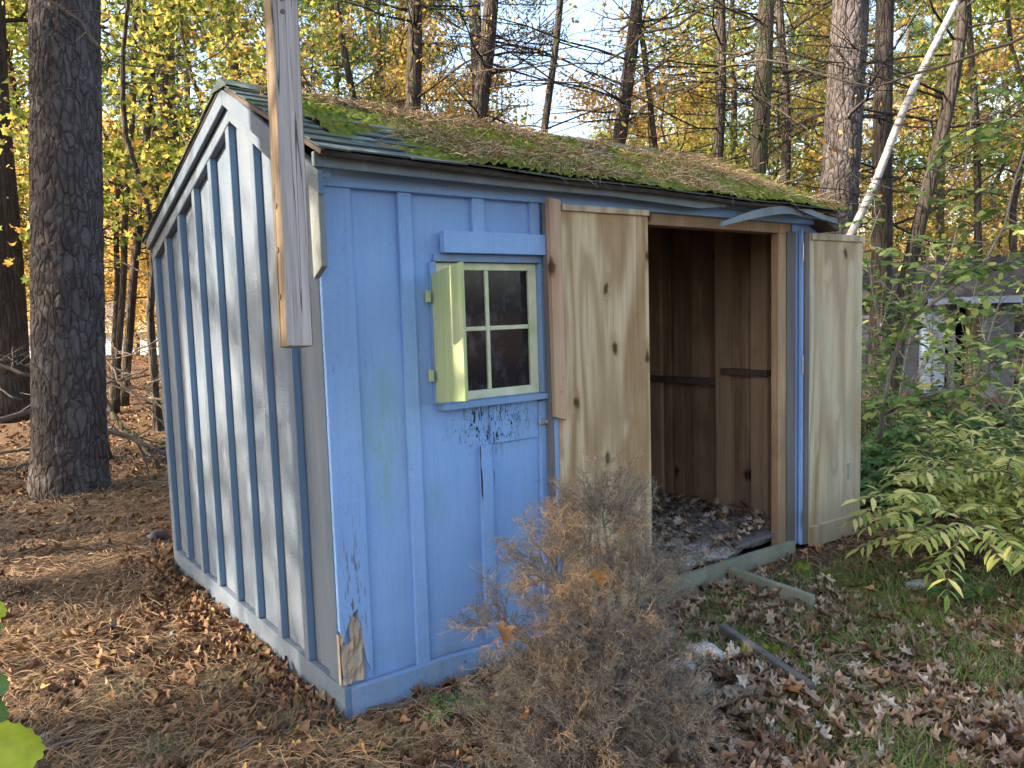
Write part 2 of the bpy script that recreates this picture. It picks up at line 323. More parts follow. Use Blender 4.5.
def empty(name, loc, label, cat, group=None, rz=0):
    o = bpy.data.objects.new(name, None); COL.objects.link(o); o.location = loc; o.rotation_euler.z = rz; o.empty_display_size = .1
    return tag(o, label, cat, group)
def npmesh(name, V, F):
    """V (n,3); F (m,k) all faces with k corners"""
    me = bpy.data.meshes.new(name); V = np.asarray(V, np.float32); F = np.asarray(F, np.int32); m, k = F.shape
    me.vertices.add(len(V)); me.vertices.foreach_set('co', V.ravel()); me.loops.add(m*k); me.loops.foreach_set('vertex_index', F.ravel())
    me.polygons.add(m); me.polygons.foreach_set('loop_start', np.arange(0, m*k, k, dtype=np.int32)); me.polygons.foreach_set('loop_total', np.full(m, k, np.int32))
    me.update(calc_edges=True); return me
def eul(a, b, c):
    """rotation matrices (n,3,3) = Rz(a) Rx(b) Ry(c)"""
    ca, sa, cb, sb, cc, sc = np.cos(a), np.sin(a), np.cos(b), np.sin(b), np.cos(c), np.sin(c); o = np.zeros_like(ca); i = np.ones_like(ca)
    st = lambda *r: np.stack([np.stack(q, -1) for q in r], -2)
    return st((ca, -sa, o), (sa, ca, o), (o, o, i)) @ st((i, o, o), (o, cb, -sb), (o, sb, cb)) @ st((cc, o, sc), (o, i, o), (-sc, o, cc))
def scat(T, F, P, R, s):
    """copies of template verts T with faces F at points P"""
    n = len(P); T = np.asarray(T, float); F = np.asarray(F); s = np.asarray(s, float).reshape(n, 1, -1)
    V = np.einsum('nij,nkj->nki', R, (T[None]*s)) + P[:, None, :]
    FF = F[None]+(np.arange(n)*len(T))[:, None, None]
    return V.reshape(-1, 3), FF.reshape(-1, F.shape[1])
def joinv(parts):
    V = []; F = []; n = 0
    for v, f in parts: V.append(v); F.append(f+n); n += len(v)
    return np.concatenate(V), np.concatenate(F)
# leaf templates (unit length along +Y)
DIA = ([(0, 0, 0), (.32, .45, .06), (0, 1, 0), (-.32, .5, .06)], [(0, 1, 2, 3)])
LAN = ([(0, 0, 0), (.13, .3, .03), (0, .3, -.02), (-.13, .3, .03), (.12, .65, -.02), (0, .65, -.06), (-.12, .65, -.02), (0, 1, -.2)],
       [(0, 1, 2, 2), (0, 2, 3, 3), (1, 4, 5, 2), (2, 5, 6, 3), (4, 7, 5, 5), (5, 7, 6, 6)])
def lobed(n, lobes, depth, wid=.5, curl=.12):
    """flat lobed leaf, fan of triangles from the midrib"""
    pts = []
    for i in range(n):
        a = 2*PI*i/n; r = 1-depth*(.5+.5*math.cos(lobes*a+PI)); x = math.sin(a)*wid*r; y = .5-.5*math.cos(a)*r
        pts.append((x, y, curl*(abs(x)*1.6)**1.3-.1*y*y))
    V = [(0, .5, -.02)]+pts; F = [(0, 1+i, 1+(i+1) % n) for i in range(n)]
    return V, F
OAK = lobed(22, 7, .52, .36, .55); MAPLE = lobed(20, 5, .50, .58, .45); OVAL = lobed(10, 1, 0, .34, .12); BROWN = lobed(17, 4, .42, .40, .9)
def tri(LF):   # LAN as triangles
    V, F = LF; T = []
    for q in F:
        T.append((q[0], q[1], q[2]))
        if q[3] != q[2] and len(set(q)) == 4: T.append((q[0], q[2], q[3]))
    return V, T
LANT = tri(LAN)

def gh(x, y):
    """ground height, level under the shed"""
    d = max(0, math.hypot(max(0, -x, x-3.3), max(0, -y, y-2.3)))
    k = min(1, d/1.2)
    h = k*(.05*noise.noise((x*.55, y*.55, 0))+.022*noise.noise((x*2.3, y*2.3, 5)))+.010*noise.noise((x*9, y*9, 2))
    far = min(1, max(0, (d-6)/20)); h += far*(.5*noise.noise((x*.06, y*.06, 3))+.05)
    if y < 0 and -.2 < x < 4: h -= .012*min(1, -y/.5)
    return h-.012
# ground: a graded grid, fine near the shed and running to the horizon
def axis(c, fine, n, far):
    a = [0]; s = fine
    while a[-1] < far: a.append(a[-1]+s); s = fine if a[-1] < n else s*1.13
    return sorted({c-q for q in a} | {c+q for q in a})
X = axis(1.0, .05, 3.8, 420); Y = axis(.8, .05, 4.2, 420)
V = [(x, y, gh(x, y) if abs(x) < 90 and abs(y) < 90 else 0) for y in Y for x in X]; nx = len(X)
F = [(j*nx+i, j*nx+i+1, (j+1)*nx+i+1, (j+1)*nx+i) for j in range(len(Y)-1) for i in range(nx-1)]
o = link('ground', npmesh('ground', V, F), 'forest_floor', smooth=True); tag(o, 'forest floor of brown pine straw and fallen leaves', 'ground', kind='structure')

# ------------------------------------------------------------------ the shed
shed = empty('shed', (0, 0, 0), 'blue board and batten garden shed with mossy roof and open plywood doors', 'shed')
D = 2.33; W = 3.20; RY = .82
def zeave(x): return 2.035-.012*x+.004*math.sin(x*5)
def zback(y): return 1.975
def zroof(y):    # underside line of the gable at x = 0
    return 2.00+(y)*(2.440-2.00)/RY if y <= RY else 2.440-(y-RY)*(2.440-1.945)/(D-RY)
def P(name, mb, m, lab=None, par=None, bevel=.002, **k):
    o = mb.build(name, m, par or shed, bevel, **k)
    if lab: o['label'] = lab
    return o
# left gable wall: sheet, then battens
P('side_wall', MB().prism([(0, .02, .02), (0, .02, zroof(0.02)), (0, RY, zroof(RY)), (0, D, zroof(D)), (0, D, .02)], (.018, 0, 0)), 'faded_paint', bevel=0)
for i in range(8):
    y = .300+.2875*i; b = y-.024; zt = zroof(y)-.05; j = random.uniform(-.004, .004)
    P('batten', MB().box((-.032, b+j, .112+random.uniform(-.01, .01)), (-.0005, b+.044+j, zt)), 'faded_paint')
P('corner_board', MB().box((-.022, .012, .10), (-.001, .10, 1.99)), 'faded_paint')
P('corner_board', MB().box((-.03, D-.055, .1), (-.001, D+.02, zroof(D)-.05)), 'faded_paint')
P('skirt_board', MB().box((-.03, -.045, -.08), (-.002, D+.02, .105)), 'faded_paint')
# rake: an inner trim board on the wall and a barge board further out
def rake(name, x0, x1, drop0, drop1, m, ya=-.06, yb=D+.07, lab=None):
    for (y0, y1) in ((ya, RY), (RY, yb)):
        a = Vector((x0, y0, 0)); pts = []
        for y, dr in ((y0, drop1), (y0, drop0), (y1, drop0), (y1, drop1)): pts.append((x0, y, zroof(y)-dr))
        P(name, MB().prism(pts, (x1-x0, 0, 0)), m, lab, bevel=.003)
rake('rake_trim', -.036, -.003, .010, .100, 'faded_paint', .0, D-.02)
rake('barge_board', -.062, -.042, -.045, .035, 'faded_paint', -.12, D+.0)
P('soffit', MB().prism([(-.041, -.1, zroof(-.1)+.02), (-.041, RY, zroof(RY)+.02), (-.041, RY, zroof(RY)+.03), (-.041, -.1, zroof(-.1)+.03)], (.035, 0, 0))
  .prism([(-.041, RY, zroof(RY)+.02), (-.041, D, zroof(D)+.02), (-.041, D, zroof(D)+.03), (-.041, RY, zroof(RY)+.03)], (.035, 0, 0)), 'weathered_trim', bevel=0)
P('eave_return', MB().prism([(-.058, -.105, 1.66), (-.058, -.030, 1.62), (-.058, -.030, 2.0), (-.058, -.105, 1.97)], (.024, 0, 0)), 'pale_trim', 'short pale weathered board hanging from the front end of the gable trim', bevel=.002)

# front wall: sheet with window and door openings
fw = MB(); T0, T1 = 0, .016
for a, b, c, d in ((0, .45, .02, 2.0), (.45, 1.03, .02, 1.125), (.45, 1.03, 1.70, 2.0), (1.03, 1.66, .02, 2.0)):
    fw.box((a, T0, c), (b, T1, d))
P('front_wall', fw, 'blue_paint', bevel=0)
P('front_wall', MB().box((2.93, T0, .02), (W, T1, 2.0)), 'blue_paint', bevel=0)
def jag(n, z, amp, x0, x1): return [(x1+(x0-x1)*i/n, 0, z+random.uniform(-amp, amp)) for i in range(n+1)]
# corner board with its rotten foot broken away, bare wood showing
cb = [(-.024, -.020, 1.95), (-.024, -.020, .32)]+[(-.024+.018*i, -.020, z) for i, z in enumerate((.32, .285, .34, .37, .385, .30, .17, .13))][1:]+[(.105, -.020, .11), (.105, -.020, 1.95)]
P('corner_board', MB().prism([cb[0]]+cb[1:], (0, .019, 0)), 'blue_paint')
rw = MB(); g = []
for j in range(15):
    for i in range(9):
        xx = -.020+.095*i/8; zz = .105+.27*j/14
        if j == 14: zz += random.uniform(-.03, .01)
        g.append((xx, -.010-.012*noise.noise((xx*60, 0, zz*16))-.006*noise.noise((xx*150, 3, zz*60)), zz))
g = [(a, b-.004*noise.noise((a*260, 0, c*22))-.003*noise.noise((a*500, 4, c*60)), c) for a, b, c in g]; rw.v = g; rw.f = [(j*9+i, j*9+i+1, j*9+i+10, j*9+i+9) for j in range(14) for i in range(8) if not (7 < j < 12 and 0 < i < 3)]
P('rotten_wood', rw, 'rotten_wood', 'bare splintered rotten wood at the foot of the corner board', bevel=0)
P('rotten_wood', MB().box((-.0245, -.008, .10), (-.0225, .012, .30)), 'rotten_wood', bevel=0)
P('skirt_board', MB().prism([(-.002, -.046, -.06), (.9, -.046, -.07), (1.66, -.046, -.06), (1.66, -.046, .055), (.9, -.046, .062), (.45, -.046, .09), (-.002, -.046, .098)], (0, .03, 0)), 'trim_paint')
for x0, x1, z0, z1 in ((.300, .358, .085, 1.948), (.640, .700, .10, .93), (.640, .700, 1.81, 1.948), (.945, .995, 1.81, 1.948), (.965, 1.015, .08, 1.09), (1.31, 1.36, .08, 1.948)):
    P('batten', MB().box((x0, -.021, z0), (x1, -.0005, z1)), 'blue_paint')
P('frieze_board', MB().prism([(-.024, -.034, 1.948), (3.24, -.034, 1.944), (3.24, -.034, 2.00), (-.024, -.034, 2.03)], (0, .032, 0)), 'blue_paint')
P('patch_panel', MB().box((.702, -.010, .93), (.963, -.0005, 1.098)), 'blue_paint', 'repair panel with black peeling paint under the window')
P('lintel', MB().box((.478, -.056, 1.722), (1.055, -.022, 1.808)), 'blue_paint')
P('lintel', MB().box((.452, -.021, 1.690), (1.03, -.001, 1.7215)), 'trim_paint')
P('window_sill', MB().box((.452, -.045, 1.099), (1.04, .03, 1.124)), 'trim_paint')
P('window_trim', MB().box((.9865, -.020, 1.125), (1.035, .045, 1.689)), 'trim_paint').data
P('window_trim', MB().box((.43, -.020, 1.125), (.458, .045, 1.689)), 'trim_paint')
# window
wf = MB()
X0, X1, Z0, Z1 = .460, .985, 1.126, 1.688
wf.box((X0, .004, Z0), (X0+.04, .036, Z1)).box((X1-.042, .004, Z0), (X1, .036, Z1)).box((X0+.0405, .005, Z0), (X1-.0425, .035, Z0+.036)).box((X0+.0405, .005, Z1-.030), (X1-.0425, .035, Z1))
win = P('window', wf, 'sash_paint', 'small four pane window with pale yellow green frame')
xm = .722; zm = 1.418
P('muntin', MB().box((xm-.009, .008, Z0+.037), (xm+.009, .030, Z1-.031)).box((X0+.041, .010, zm-.009), (xm-.0095, .028, zm+.009)).box((xm+.0095, .010, zm-.009), (X1-.043, .028, zm+.009)), 'sash_paint', par=win)
for a, b in ((X0+.04, xm-.009), (xm+.009, X1-.042)):
    for c, d in ((Z0+.036, zm-.009), (zm+.009, Z1-.03)):
        P('pane', MB().box((a, .018, c), (b, .021, d)), 'glass_pane', par=win, bevel=0)
P('trim_edge', MB().box((X1-.046, .002, Z0+.0005), (X1-.030, .0035, Z1-.002)), 'sash_paint', par=win, bevel=0)
# shutter, hinged at the left of the window and standing open towards the camera
sh = bpy.data.objects.new('shutter', None); COL.objects.link(sh); sh.parent = shed; sh.location = (.430, -.026, 1.130); sh.rotation_euler.z = rad(-90)
sh['label'] = 'pale lime plank shutter standing open beside the window'
for i, (a, b, y0) in enumerate(((.0, .076, 0), (.083, .156, -.012), (.164, .240, -.022))):
    P('plank', MB().prism([(a, y0, .002+a*.11), (b, y0, .002+b*.11), (b, y0, .512+b*.12), (a, y0, .512+a*.12)], (0, .016, 0)), 'shutter_paint', par=sh)
for z in (.09, .40):
    P('hinge', MB().box((-.022, -.020, z+.002), (.02, -.0165, z+.045)).tube([(-.004, -.02, z), (-.004, -.02, z+.05)], [.005]*2, 8), 'shutter_paint', par=sh, bevel=0)
# hasp beside the left leaf
P('hasp', MB().box((.955, -.030, .985), (1.02, -.0225, 1.012)).box((.985, -.042, .990), (1.0, -.030, 1.006)), 'zinc')
# door opening frame
fr = MB(); fr.box((2.785, -.004, .03), (2.862, .045, 1.886))
P('door_jamb', fr, 'stud_wood'); P('door_jamb', MB().box((1.62, .02, .03), (1.665, .11, 1.886)), 'stud_wood')
P('door_jamb', MB().box((2.865, -.012, .03), (2.950, .09, 1.90)), 'grey_board')
P('door_header', MB().prism([(1.62, -.005, 1.888), (2.905, -.005, 1.887), (2.905, -.005, 1.944), (1.62, -.005, 1.946)], (0, .09, 0)), 'stud_wood')
# left leaf folded flat against the wall, its inner plywood face showing
ld = bpy.data.objects.new('door', None); COL.objects.link(ld); ld.parent = shed; ld['label'] = 'left plywood door folded back against the wall beside the window'
P('panel', MB().prism([(1.035, -.078, .045), (1.612, -.078, .035), (1.614, -.078, 1.905), (1.614, -.078, 1.934), (1.035, -.078, 1.938)], (0, .016, 0)), 'plywood', par=ld)
P('face_board', MB().box((1.012, -.061, .05), (1.62, -.036, 1.93)), 'blue_paint', par=ld)
P('edge_board', MB().prism([(.998, -.092, 1.02), (1.062, -.092, 1.00), (1.055, -.092, 1.955), (.990, -.092, 1.962)], (0, .028, 0)), 'pink_board', 'pinkish board down the free edge of the left door', par=ld)
P('edge_board', MB().box((.993, -.062, .06), (1.0115, -.034, 1.945)), 'grey_board', par=ld)
P('top_board', MB().prism([(1.066, -.092, 1.912), (1.612, -.092, 1.915), (1.612, -.092, 1.941), (1.066, -.092, 1.940)], (0, .0135, 0)), 'grey_plywood', par=ld)
# right leaf, folded out past the corner
rd = bpy.data.objects.new('door', None); COL.objects.link(rd); rd.parent = shed; rd['label'] = 'right pale plywood door opened out past the corner of the shed'
A = Vector((3.008, -.030, 0)); U = Vector((math.cos(rad(-2.5)), math.sin(rad(-2.5)), 0)); N_ = Vector((U.y, -U.x, 0))
def leafbox(u0, u1, n0, n1, z0, z1, dz=0):
    pts = [A+U*u0+N_*n0+Vector((0, 0, z0)), A+U*u1+N_*n0+Vector((0, 0, z0+dz)), A+U*u1+N_*n0+Vector((0, 0, z1+dz)), A+U*u0+N_*n0+Vector((0, 0, z1))]
    return MB().prism([tuple(q) for q in pts], tuple(N_*(n1-n0)))
P('panel', leafbox(.03, .590, .0, .014, .03, 1.890), 'grey_plywood', par=rd)
P('face_board', leafbox(.0, .590, -.028, -.001, .03, 1.880), 'blue_paint', par=rd)
P('kick_board', leafbox(.025, .630, .0145, .042, .0, .128, -.005), 'grey_plywood', 'plain kick board across the foot of the right door', par=rd)
P('top_board', leafbox(.04, .595, .0145, .026, 1.852, 1.892), 'grey_plywood', par=rd)
P('edge_board', leafbox(-.012, .029, .0, .016, .02, 1.90), 'grey_board', par=rd)
P('edge_board', leafbox(-.028, -.0125, -.018, .004, .02, 1.91), 'blue_paint', par=rd)
for z in (.18, 1.12, 1.78):
    P('hinge', leafbox(-.030, -.018, .0045, .010, z-.055, z+.055), 'zinc', par=rd, bevel=0)
P('hasp', leafbox(.44, .455, .0145, .020, .36, .46), 'zinc', par=rd, bevel=0)
# right end wall and back wall with their inside boards and studs
P('end_wall', MB().prism([(3.165, .02, .02), (3.165, .02, zroof(.02)), (3.165, RY, zroof(RY)), (3.165, D, zroof(D)), (3.165, D, .02)], (.02, 0, 0)), 'inner_wood', bevel=0)
for i, (y, m) in enumerate(((.36, 'stud_wood'), (.645, 'stud_wood'), (1.26, 'stud_wood'), (1.86, 'stud_wood'))):
    P('stud', MB().box((3.12, y-.062, .10), (3.1645, y+.062, zroof(y)-.01)), m)
for a, b, z in ((.30, .36, 0), (.975, 1.03, 0)): pass
for y in (.46, .86, 1.02, 1.13, 1.44, 1.6): P('wall_strip', MB().box((3.150, y, .10), (3.1648, y+.075, zroof(y)-.01)), 'inner_wood')
P('nogging', MB().box((3.085, .712, .945), (3.155, 1.30, .985)), 'dark_stud'); P('nogging', MB().box((3.085, .28, 1.022), (3.155, .640, 1.062)), 'dark_stud')
P('sole_plate', MB().box((3.09, .15, .06), (3.1645, D-.05, .105)), 'stud_wood')
P('back_wall', MB().box((.02, D-.018, .02), (W-.04, D, 1.94)), 'inner_wood', bevel=0)
for x in (.6, 1.2, 1.8, 2.4, 3.0): P('stud', MB().box((x, D-.10, .08), (x+.04, D-.019, 1.92)), 'stud_wood')
for x in (.5, 1.1): P('stud', MB().box((x, .017, .06), (x+.04, .10, 1.1 if x < 1 else 1.95)), 'stud_wood')
# floor with debris and a rotted front edge
n = 46; V = []; 
for j in range(40):
    for i in range(n):
        x = .05+3.08*i/(n-1); e = .06+.10*noise.noise((x*4, 1, 0))+.05*noise.noise((x*14, 2, 0)) if x > 1.6 else .03
        y = e+(D-.1-e)*j/39
        V.append((x, y, .105+.018*noise.noise((x*7, y*7, 0))+.01*noise.noise((x*22, y*22, 0))-(.03 if j == 0 else 0)))
fl = MB(); fl.v = V; fl.f = [(j*n+i, j*n+i+1, (j+1)*n+i+1, (j+1)*n+i) for j in range(39) for i in range(n-1)]
f_ = P('floor', fl, 'shed_debris', 'rotted floor covered in grey debris and leaves', bevel=0); sm = f_.modifiers.new('s', 'SOLIDIFY'); sm.thickness = .03; sm.offset = -1
P('floor_board', MB().prism([(2.42, .03, .095), (2.86, .02, .10), (2.84, .13, .105), (2.5, .12, .10)], (0, 0, .02)), 'grey_board')
P('sill_board', MB().prism([(1.64, -.046, -.06), (2.90, -.046, -.05), (2.90, -.046, .062), (2.40, -.046, .078), (1.64, -.046, .09)], (0, .035, 0)), 'treated_plank', 'pale green grey sill board under the doorway')
# fascia and the broken trim at the eave
P('fascia', MB().prism([(-.07, -.115, 1.995), (.8, -.115, 1.985), (1.35, -.116, 1.985), (1.95, -.118, 1.965), (2.16, -.12, 1.985), (2.12, -.12, 2.012), (1.3, -.116, 2.028), (.6, -.115, 2.040), (-.07, -.115, 2.045)], (0, .02, 0)), 'weathered_trim')
P('fascia', MB().bar((2.05, -.060, 2.008), (3.17, -.060, 1.985), .018, .030), 'trim_paint')
cu = MB()
for k in range(14):
    a = k/14; b = (k+1)/14
    def q(s): return (2.09+.72*s, -.135-.03*math.sin(s*3), 1.892+.098*math.sin(s*PI*.6)-.02*max(0, s-.8)*5*.5)
    p0, p1 = q(a), q(b); h0 = .010+.012*math.sin(a*3); h1 = .010+.012*math.sin(b*3)
    cu.prism([(p0[0], p0[1], p0[2]-h0), (p1[0], p1[1], p1[2]-h1), (p1[0], p1[1], p1[2]+h1), (p0[0], p0[1], p0[2]+h0)], (0, .012, 0))
P('loose_trim', cu, 'weathered_trim', 'splintered trim board curling off the right end of the eave', bevel=0)
P('loose_trim', MB().prism([(2.72, -.16, 2.0), (2.95, -.17, 1.955), (3.13, -.17, 1.935), (3.12, -.17, 1.965), (2.93, -.17, 1.985), (2.86, -.165, 2.005)], (0, .02, 0)), 'weathered_trim', bevel=0)
P('rafter_tail', MB().prism([(3.10, -.12, 1.94), (3.21, -.13, 1.90), (3.22, -.13, 1.98), (3.10, -.12, 2.0)], (0, .3, 0)), 'dark_stud')
for x in (.4, 1.0, 1.6, 2.2, 2.8):
    P('rafter', MB().bar((x, .03, 1.975), (x, RY, 2.36), .04, .07), 'inner_wood'); P('rafter', MB().bar((x, RY, 2.36), (x, D-.03, 1.92), .04, .07), 'inner_wood')
# roof: deck plus overlapping shingle tabs
XL, XR = -.072, 3.17
def rp(x, s, front=True, lift=0):
    rz = 2.495-.018*math.sin(max(0, x)/3.2*PI)-.008*x*.5
    if front: e = Vector((x, -.155+.012*math.sin(x*7)*.5, zeave(x)+.012)); r = Vector((x, RY, rz))
    else: e = Vector((x, D+.05, 1.968)); r = Vector((x, RY, rz))
    n = Vector((0, -(r.z-e.z), (r.y-e.y))) if front else Vector((0, (r.z-e.z), -(r.y-e.y)))
    n.normalize(); q = e.lerp(r, s); sag = .012*noise.noise((x*1.6, s*2, 1)); return q+n*(lift+sag)
for fr_ in (True, False):
    n = 24; mb = MB()
    for sgn in (0, 1):
        for j in range(9):
            for i in range(n): mb.v.append(tuple(rp(XL+.01+(XR-XL-.02)*i/(n-1), j/8, fr_, -.004-.016*sgn)))
    k = 9*n
    for j in range(8):
        for i in range(n-1):
            a = j*n+i; mb.f.append((a, a+1, a+n+1, a+n)); mb.f.append((k+a+n, k+a+n+1, k+a+1, k+a))
    for i in range(n-1): mb.f.append((i, k+i, k+i+1, i+1)); a = 8*n+i; mb.f.append((a+1, k+a+1, k+a, a))
    for j in range(8): a = j*n; mb.f.append((a+n, k+a+n, k+a, a)); a += n-1; mb.f.append((a, k+a, k+a+n, a+n))
    P('roof_deck', mb, 'dark_stud', bevel=0)
    mb = MB(); rows = 10 if fr_ else 12; L = 1.0
    for rrow in range(rows):
        s0 = rrow/rows-.02; s1 = min(1.0, (rrow+1.25)/rows); x = XL-(.0 if rrow % 2 else .12)
        while x < XR:
            x0 = max(XL, x+.002); x1 = min(XR, x+.232); wob = random.uniform(-.006, .006); lf = random.uniform(0, .004)+(.012*max(0, noise.noise((x*2.2, rrow, 4))) if rrow == 0 else 0)
            ra = random.uniform(-.02, .03) if x1 >= XR-.01 else 0
            if x1-x0 > .03:
                m = len(mb.v); e0 = s0+wob
                if rrow == 0: e0 += .02*noise.noise((x*6, 0, 0))
                for (xx, ss, l) in ((x0, e0, .010+lf), (x1+ra, e0, .010+lf), (x1+ra, s1, .001), (x0, s1, .001), (x0, e0, .004+lf), (x1+ra, e0, .004+lf)):
                    mb.v.append(tuple(rp(xx, ss, fr_, l)))
                mb.f += [(m, m+1, m+2, m+3), (m+4, m+5, m+1, m), (m+5, m+2, m+1), (m+4, m, m+3)]
            x += .235
    P('shingles', mb, 'shingle', bevel=0)
mb = MB(); x = XL
while x < XR-.1:
    m = len(mb.v); x1 = min(XR, x+.22)
    for xx, l in ((x, .018), (x1, .012)):
        a = rp(xx, .90, True, l); b = rp(xx, 1.0, True, l+.006); c = rp(xx, .93, False, l)
        mb.v += [tuple(a), tuple(b), tuple(c)]
    mb.f += [(m, m+3, m+4, m+1), (m+1, m+4, m+5, m+2), (m, m+1, m+2), (m+3, m+5, m+4)]; x += .2
P('ridge_cap', mb, 'shingle', bevel=0)
P('drip_edge', MB().prism([tuple(rp(x, 0, True, -.022)+Vector((0, -.006, 0))) for x in (XL+.02, .8, 1.6, 2.3)]+[tuple(rp(x, 0, True, -.006)+Vector((0, -.006, 0))) for x in (2.3, 1.6, .8, XL+.02)], (0, .012, 0)), 'steel_dark', bevel=0)

# moss cushions and pine straw lying on the roof
def mossmask(x, s):
    m = .55*noise.noise((x*1.5, s*2.2, 9))+.35*noise.noise((x*5, s*7, 3))+.14*noise.noise((x*16, s*18, 3))
    m += .40-1.3*max(0, .34-(x+.9*(s-.1)))*1.6-.5*max(0, s-.72)*1.6-.10*abs(s-.45)-.9*max(0, s-.90)*4
    return m
nxm, nym = 520, 150; V = []; H = np.zeros((nym, nxm))
for j in range(nym):
    s = -.02+.96*j/(nym-1)
    for i in range(nxm):
        x = .08+3.16*i/(nxm-1); m = mossmask(x, s); H[j, i] = m
        V.append(tuple(rp(x, s, True, .004+max(-.002, min(.030, m*.10))*(.75+.5*noise.noise((x*40, s*40, 0))+.35*noise.noise((x*90, s*90, 0))))))
F = [(j*nxm+i, j*nxm+i+1, (j+1)*nxm+i+1, (j+1)*nxm+i) for j in range(nym-1) for i in range(nxm-1) if H[j, i] > 0 and H[j+1, i+1] > 0]
o = link('roof_moss', npmesh('roof_moss', V, F), 'moss', smooth=True); tag(o, 'thick green moss cushions growing over the shingles of the shed roof', 'moss', kind='stuff')
NDL = ([(-.5, 0, 0), (.5, 0, 0), (.4, .5, .12), (-.4, .5, .12), (.1, 1, 0), (-.1, 1, 0)], [(0, 1, 2, 3), (3, 2, 4, 5)])   # width via scale
n = 10500; xs = []; 
while len(xs) < n:
    x = random.uniform(.05, 3.2); s = random.uniform(.0, .93)
    if noise.noise((x*2, s*2.6, 7))*1.1+.42*noise.noise((x*6, s*5, 1))+.12-1.2*max(0, .22-x-(s-.4)*.5)-.12*max(0, x-2.4) > random.uniform(-.12, .3): xs.append(tuple(rp(x, s, True, .014+random.uniform(0, .024)*(1 if x > .3 else .3))))
Pn = np.array(xs); a = RG.normal(-.9, .9, n)+PI*RG.integers(0, 2, n); R = eul(a, RG.normal(-.15, .25, n), RG.uniform(-1, 1, n))
v, f = scat(NDL[0], NDL[1], Pn, R, np.stack([np.full(n, .0032), RG.uniform(.06, .13, n), np.full(n, .10)], 1))
o = link('roof_pine_needles', npmesh('roof_pine_needles', v, f), 'roof_needles'); tag(o, 'tan dry pine needles lying on the mossy shed roof', 'pine needles', kind='stuff')

# ------------------------------------------------------------------ hanging timber post in front of the gable
pb = at(296, 347, 2.5); pt = at(266, -330, 2.5)
post = empty('timber_post', (pb.x, pb.y, pb.z), 'weathered grey square timber post with bolts hanging in front of the shed corner', 'post')
zz = Vector((0, 0, 1)); ax = (pt-pb); L = ax.length
q = ax.to_track_quat('Z', 'Y').to_matrix(); 
o = MB().box((-.043, -.043, 0), (.043, .043, L)).build('timber', 'post_timber', post, .003)
rotz = math.atan2(CF[1], CF[0])-PI/2
post.rotation_mode = 'QUATERNION'; post.rotation_quaternion = (ax.to_track_quat('Z', 'Y') @ Matrix.Rotation(0, 3, 'Z').to_quaternion())
Mx = post.rotation_quaternion.to_matrix(); cx = Mx @ Vector((1, 0, 0)); want = Vector(CR)*.84+Vector(CF)*.54
ang = math.atan2(want.dot(Mx @ Vector((0, 1, 0))), want.dot(cx))
post.rotation_quaternion = post.rotation_quaternion @ Matrix.Rotation(ang, 3, 'Z').to_quaternion()
for z in (.16, .31, .45):
    MB().tube([(-.046, 0, z), (-.042, 0, z)], [.0095, .0105], 6).build('bolt', 'rust_bolt', post)
for z, x in ((1.10, -.012), (1.06, -.01)):
    MB().tube([(x, -.048, z), (x, -.042, z)], [.007, .007], 8).build('bolt', 'rust_bolt', post)
MB().tube([(.012, -.042, 1.125), (.012, -.075, 1.13), (.030, -.10, 1.14), (.06, -.12, 1.145), (.08, -.12, 1.17)], [.008, .008, .007, .006, .006], 8).build('eye_hook', 'steel_dark', post)

# ------------------------------------------------------------------ trees
def trunkpath(base, top, n, wob, seed):
    b = Vector(base); t_ = Vector(top); L = (t_-b).length
    return [b.lerp(t_, i/n)+Vector((noise.noise((i*.35, seed, 0)), noise.noise((i*.35, seed, 9)), 0))*wob*min(1, i/3)*min(1, (n-i)/3+.3) for i in range(n+1)]
def limb(mb, p, d, L, r, depth=0, up=.1, sides=5, ends=None, wig=.22):
    n = 5; pts = [Vector(p)]; dd = Vector(d).normalized()
    for i in range(n):
        dd = (dd+Vector((random.uniform(-wig, wig), random.uniform(-wig, wig), random.uniform(-wig, wig)+up*.3))).normalized(); pts.append(pts[-1]+dd*L/n)
    mb.tube(pts, [r*(1-.8*i/n) for i in range(n+1)], sides, False)
    if ends is not None: ends.extend(pts[3:])
    if depth > 0:
        for k in range(3 if depth > 1 else 2):
            i = random.randint(1, n-1); a = Vector((random.uniform(-1, 1), random.uniform(-1, 1), random.uniform(-.5, .7)))
            limb(mb, pts[i], dd*.8+a*.8, L*random.uniform(.4, .65), r*.5, depth-1, up, 4, ends, wig)
def crownmesh(name, ends, nleaf, size, spread, flat_=False, tmpl=DIA):
    E_ = np.array([tuple(e) for e in ends]); n = nleaf
    Pq = E_[RG.integers(0, len(E_), n)]+RG.normal(0, 1, (n, 3))*np.array(spread)
    R = eul(RG.uniform(0, 2*PI, n), RG.normal(-.5, .5, n), RG.normal(0, .6, n))
    v, f = scat(tmpl[0], tmpl[1], Pq, R, RG.uniform(.7, 1.25, n)*size); return npmesh(name, v, f)
LEAFC = {'maple_yellow': 'yellow', 'maple_orange': 'orange', 'oak_green': 'green', 'pine_needle': 'dark green'}

